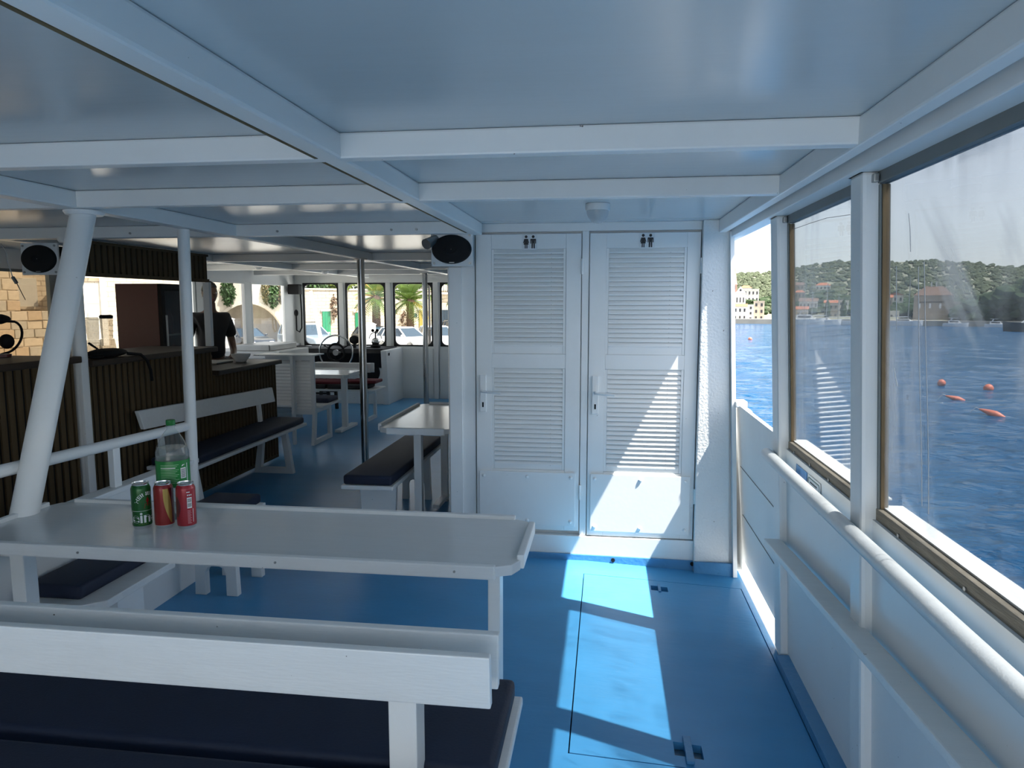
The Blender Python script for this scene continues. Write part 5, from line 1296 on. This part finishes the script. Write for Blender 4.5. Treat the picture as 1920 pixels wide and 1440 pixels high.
T = [('house','white house with red roof at the water below the church',53.6,299.2,5.2,-6.0,-.1,HW,ROOF,2,3,'ridge'),
 ('house','plain flat-topped white house beside the red-roofed one below the church',57.0,300.5,4.0,-6.0,.4,HW,ROOF,3,2,'flat'),
 ('house','tall pinkish stone house behind the corner post',61.4,301.5,4.2,-6.0,1.9,HB,ROOF,3,2,'flat'),
 ('house','white terraced apartment block right of the church',63.5,328.9,6.4,-1.5,7.2,HW,ROOF,3,4,'flat'),
 ('house','red-roofed house highest above the church',63.1,340,5.0,2.2,8.2,HW,ROOF,1,3,'hip'),
 ('house','narrow beige four-storey house in the first screen',72.3,301.3,3.6,-6.0,2.2,HB,ROOF,4,3,'flat'),
 ('house','broad pale house with a brown ridge roof behind the yachts',85.0,318,7.3,-4.5,2.0,HW,DROOF,2,5,'ridge'),
 ('house','stone house under a long red roof behind the tallest mast',90.1,304,5.1,-5.4,1.4,HB,ROOF,2,3,'ridge'),
 ('house','small cream house next to the dark cypress',95.2,305,3.8,-5.0,2.2,HW,ROOF,3,2,'flat'),
 ('house','tiny white house alone on the hill at the left of the first screen',95.5,409,3.1,8.3,11.2,HW,ROOF,1,2,'flat'),
 ('house','long grey house on the hill in the first screen',104.8,417,7.5,8.3,11.2,HB,DROOF,1,4,'ridge'),
 ('house','red-roofed villa on the hill near the post',116.6,409,7.6,8.0,10.8,HW,ROOF,1,4,'hip'),
 ('house','small hillside house with white terrace',90.0,369,2.8,4.2,6.8,HW,ROOF,1,2,'hip'),
 ('house','red-roofed house halfway up the slope',92.8,363,4.9,3.4,6.4,HB,ROOF,1,3,'hip'),
 ('house','red-roofed house at the left edge of the large screen',110.6,304,5.4,-4.3,3.5,HB,ROOF,2,3,'ridge'),
 ('house','white gabled house with orange roof behind the scratches',119.0,316,5.8,-2.2,4.6,HW,ROOF,2,3,'gable'),
 ('house','low white boathouse between the masts in the large screen',109.5,296,7,-5.8,-2.0,HW,ROOF,1,4,'flat'),
 ('house','small annex joined to the big stone building',127.6,283,2.9,-5.6,1.6,HB,DROOF,1,2,'flat'),
 ('house','low ochre house between beige tower house and yachts',78.5,305,6,-5.8,-1.2,HB,ROOF,1,4,'ridge')]
for (nm, lab, x, y, w, zb, zt, wm, rm, ro, co, rf) in T: house(nm, lab, x, y, w, zb, zt, wm, rm, ro, co, roof=rf)
big = house('harbour_building', 'large stone harbour building with brown hipped roof and sign', 120.3, 284, 12.7, -5.6, 4.2, HS, DROOF, 1, 1, depth=10, rh=3.4, ww=.01, cat='building')
rz = -math.atan2(120.3, 284)
for lx in (-4.4, -1.0, 2.3): xf(MB().box(lx-.35, lx+.35, -.08, .05, -.6, 1.2), (120.3,284,0), rz).build('window', PRINTW, big)
sgn = xf(MB().box(-4.6, 3.8, -.12, .02, 1.45, 2.05), (120.3,284,0), rz).build('sign_board', HS, big)
rr = random.Random(2); lx = -4.4
while lx < 3.5:
    w_ = rr.uniform(.22, .42)
    if rr.random() > .12: xf(MB().box(lx, lx+w_*.7, -.16, -.121, 1.5, 1.5+rr.choice((.32,.32,.46))), (120.3,284,0), rz).build('letter', DWIN, sgn)
    lx += w_
for lx in (-1.2, .4, 3.5): xf(MB().box(lx, lx+.5, 4, 4.6, 4.5, 9.2 if lx < 3 else 7.4), (120.3,284,0), rz).build('chimney', HW, big)
# church
ch = thing('church', 'white gabled church with a pink pointed bell tower on the shore', 'church', (55.8, 312, -5))
rz = -math.atan2(55.8, 312); loc = (55.8, 312, 0)
xf(MB().box(-2.2, 2.2, 0, 9, -6, 5.4), loc, rz).build('nave', HW, ch)
xf(MB().prism([(-2.5,0),(2.5,0),(1.5,.9),(0,3.0),(-1.5,.9)], (0,-.15,5.4), (1,0,0), (0,0,1), (0,.5,0)), loc, rz).build('gable', HW, ch)
xf(MB().prism([(-2.4,0),(2.4,0),(0,1.6)], (0,.36,5.4), (1,0,0), (0,0,1), (0,8.7,0)), loc, rz).build('roof', ROOF, ch)
for lx in (-1.3, 0, 1.3): xf(MB().box(lx-.22, lx+.22, -.06, .05, 1.6, 3.6), loc, rz).build('window', DWIN, ch)
xf(MB().lathe([(.45,-.06),(.45,.05)], (0,-.12,6.7), 14, 'y'), loc, rz).build('oculus', DWIN, ch)
PNK = mat('pink_stone', (.55,.34,.26), .85)
tw_ = xf(MB().box(-3.5, -1.5, 3, 5, -6, 9.2), loc, rz).build('bell_tower', PNK, ch)
xf(MB().lathe([(1.25,9.2),(1.0,9.6),(.05,16.4)], (-2.5,4,0), 8), loc, rz).build('spire', PNK, tw_)
for lz in (7.2,): xf(MB().box(-2.85, -2.15, 2.92, 3.02, lz, lz+1.4), loc, rz).build('bell_opening', DWIN, tw_)

# ---- boats along the far quay
def yacht(label, x, y, Lb, rz, m=None, mast=0, flybridge=True, hullm=None, hz=None):
    hz = sea_z(x, y) if hz is None else hz; t = thing('moored_yacht', label, 'yacht', (x, y, hz), 'boats moored along the far quay'); loc = (x, y, hz)
    hb, hm_ = Lb*.16, hullm or CWH; F_ = Lb*.15
    sec = []
    for u, wf_, sh in ((-.5,.75,1.0),(-.2,1,1.0),(.15,.95,1.05),(.38,.5,1.15),(.5,.04,1.25)):
        sec.append([(Lb*u+.0,-hb*wf_,F_*sh),(Lb*u-.02*Lb,-hb*wf_*.7,-.2),(Lb*u-.02*Lb,hb*wf_*.7,-.2),(Lb*u,hb*wf_,F_*sh)])
    mb = MB()
    for s_ in sec: mb.v += s_
    for i in range(4):
        for j in range(4): mb.f.append((i*4+j, i*4+(j+1) % 4, (i+1)*4+(j+1) % 4, (i+1)*4+j))
    mb.f += [(0,1,2,3), (16,19,18,17)]
    xf(mb, loc, rz).build('hull', hm_, t)
    ch_ = F_*(.9 if not mast else .45)
    cab = MB().hexa([(-.30*Lb,-hb*.7,F_),(.22*Lb,-hb*.6,F_),(.22*Lb,hb*.6,F_),(-.30*Lb,hb*.7,F_)], [(-.28*Lb,-hb*.6,F_+ch_),(.10*Lb,-hb*.5,F_+ch_),(.10*Lb,hb*.5,F_+ch_),(-.28*Lb,hb*.6,F_+ch_)])
    xf(cab, loc, rz).build('cabin', CWH, t)
    xf(MB().box(-.24*Lb, .10*Lb, -hb*.70, hb*.70, F_+ch_*.35, F_+ch_*.75), loc, rz).build('cabin_window', DWIN, t)
    if flybridge and not mast: xf(MB().box(-.28*Lb, .02*Lb, -hb*.6, hb*.6, F_+ch_*1.7, F_+ch_*1.8), loc, rz).build('hard_top', CWH, t); xf(MB().bar((-.2*Lb,0,F_+ch_), (-.16*Lb,0,F_+ch_*1.7), .2, .4), loc, rz).build('radar_arch', CWH, t)
    if mast:
        xf(MB().cyl((.06*Lb,0,F_), (.06*Lb,0,F_+mast), .17, .12, 8), loc, rz).build('mast', STEELD, t)
        xf(MB().bar((.04*Lb,0,F_+1.6), (-.36*Lb,0,F_+1.5), .22, .25), loc, rz).build('boom', CWH, t)
        for e_ in (.48, -.48): xf(MB().cyl((e_*Lb,0,F_+.1), (.06*Lb,0,F_+mast-.3), .025, n=4), loc, rz).build('stay', STEELD, t)
for (lab, x, y, Lb, rz, mast) in (('white motor yacht moored before the narrow beige house', 73.4, 290, 8.5, .1, 0), ('long low white motor yacht in front of the broad pale house', 74.8, 281, 13, -.25, 0), ('big white sailing yacht with the tallest mast in the first screen', 81.0, 281, 12, -.3, 13.5),
    ('white sailing yacht with a thin mast left of the tallest one', 77.6, 287, 9, -.2, 11), ('sailing yacht with a short mast below the long red roof', 86.0, 283, 9, -.4, 9.5), ('white sailing yacht half hidden behind the screen post', 89.6, 280, 10, -.35, 10.5), ('sailing yacht at the left edge of the large screen', 101.2, 280, 10, -.4, 14.5), ('sailing yacht with the highest mast in the large screen', 107.6, 275, 11, -.4, 16),
    ('small white motor boat in front of the low boathouse', 104.5, 284, 6, -.4, 0), ('white motor yacht moored at the annex of the stone building', 118.2, 261, 7.5, -.5, 0), ('white motor yacht under the pine wood', 127.8, 254, 7, -.5, 0)):
    yacht(lab, x, y, Lb, rz, mast=mast)
yacht('dark hulled motor boat at the right edge of the large screen', 96.6, 176, 12.5, 2.75, hullm=CBK)
# dark cypresses by the boats
for k, (x, y, h_) in enumerate(((87.6,300,9),(94.0,301,10))):
    t = thing('cypress', ['dark cypress left of the stone house with the long red roof', 'dark cypress between the stone house and the cream house'][k], 'tree', (x, y, -6), 'cypresses on the waterfront')
    MB().lathe([(.4,-5.5),(1.1,-4),(1.25,-1.5),(.8,1.2),(.1,h_-6.3)], (x,y,0), 10).build('crown', TREEM, t, smooth=True)
    MB().cyl((x,y,-6.6), (x,y,-5), .2, n=8).build('trunk', BARK, t)
tc_ = MB(); rr = random.Random(9)
for _ in range(30): ico(tc_, (60.6+rr.uniform(-2,2), 318+rr.uniform(-2,2), 1.0+rr.uniform(-1.2,1.4)), rr.uniform(.8,1.4), rr)
to = tc_.build('round_tree', TREEM); tag(to, 'round dark green tree right of the church', 'tree')

# ---- buoys
BUOY = mat('faded_orange_buoy', (.62, .17, .10), .5, nscale=4, namp=.2)
for k, (x, y, r_, lab) in enumerate(((15.18,34.46,.17,'round orange buoy farther left in the large screen'), (16.0,32.1,.19,'round orange buoy farther right in the large screen'), (18.0,92.9,.25,'tiny red buoy on the open water beside the corner post'))):
    z = sea_z(x, y); t = thing('mooring_buoy', lab, 'buoy', (x, y, z), 'round mooring buoys')
    MB().sphere((x, y, z+r_*.55), r_, r_, r_, 18, 12).build('float', BUOY, t, smooth=True)
    MB().torus((x, y, z+r_*1.6), r_*.22, r_*.06, 'y', 14, 6).build('eye_ring', STEELD, t, smooth=True)
for k, (x, y, Lb, rz, lab) in enumerate(((12.75,27.7,.72,R(-20),'spindle shaped orange buoy lying nearest the post in the large screen'), (11.95,23.6,.78,R(-42),'spindle shaped orange buoy tilted up at the right of the large screen'))):
    z = sea_z(x, y); t = thing('spindle_buoy', lab, 'buoy', (x, y, z), 'spindle mooring buoys')
    prof = [(.012,-.5),(.05,-.45),(.15,-.1),(.19,.12),(.17,.22),(.08,.42),(.02,.5)]
    mb = MB().lathe([(a*Lb*.85/1.0, b_*Lb) for a, b_ in prof], (0,0,0), 16, 'x')
    mb.v = [(p[0], p[1], p[2] - .28*p[0]) for p in mb.v]
    xf(mb, (x, y, z+.10), rz).build('float', BUOY, t, smooth=True)
    c_, s_ = math.cos(rz), math.sin(rz)
    MB().tube([(x-c_*Lb*.48, y-s_*Lb*.48, z+.22), (x-c_*Lb*.6, y-s_*Lb*.6, z+.25), (x-c_*Lb*.75, y-s_*Lb*.75, z+.12), (x-c_*Lb*.9, y-s_*Lb*.9, z-.1)], .012, 6).build('line', ROPE, t)
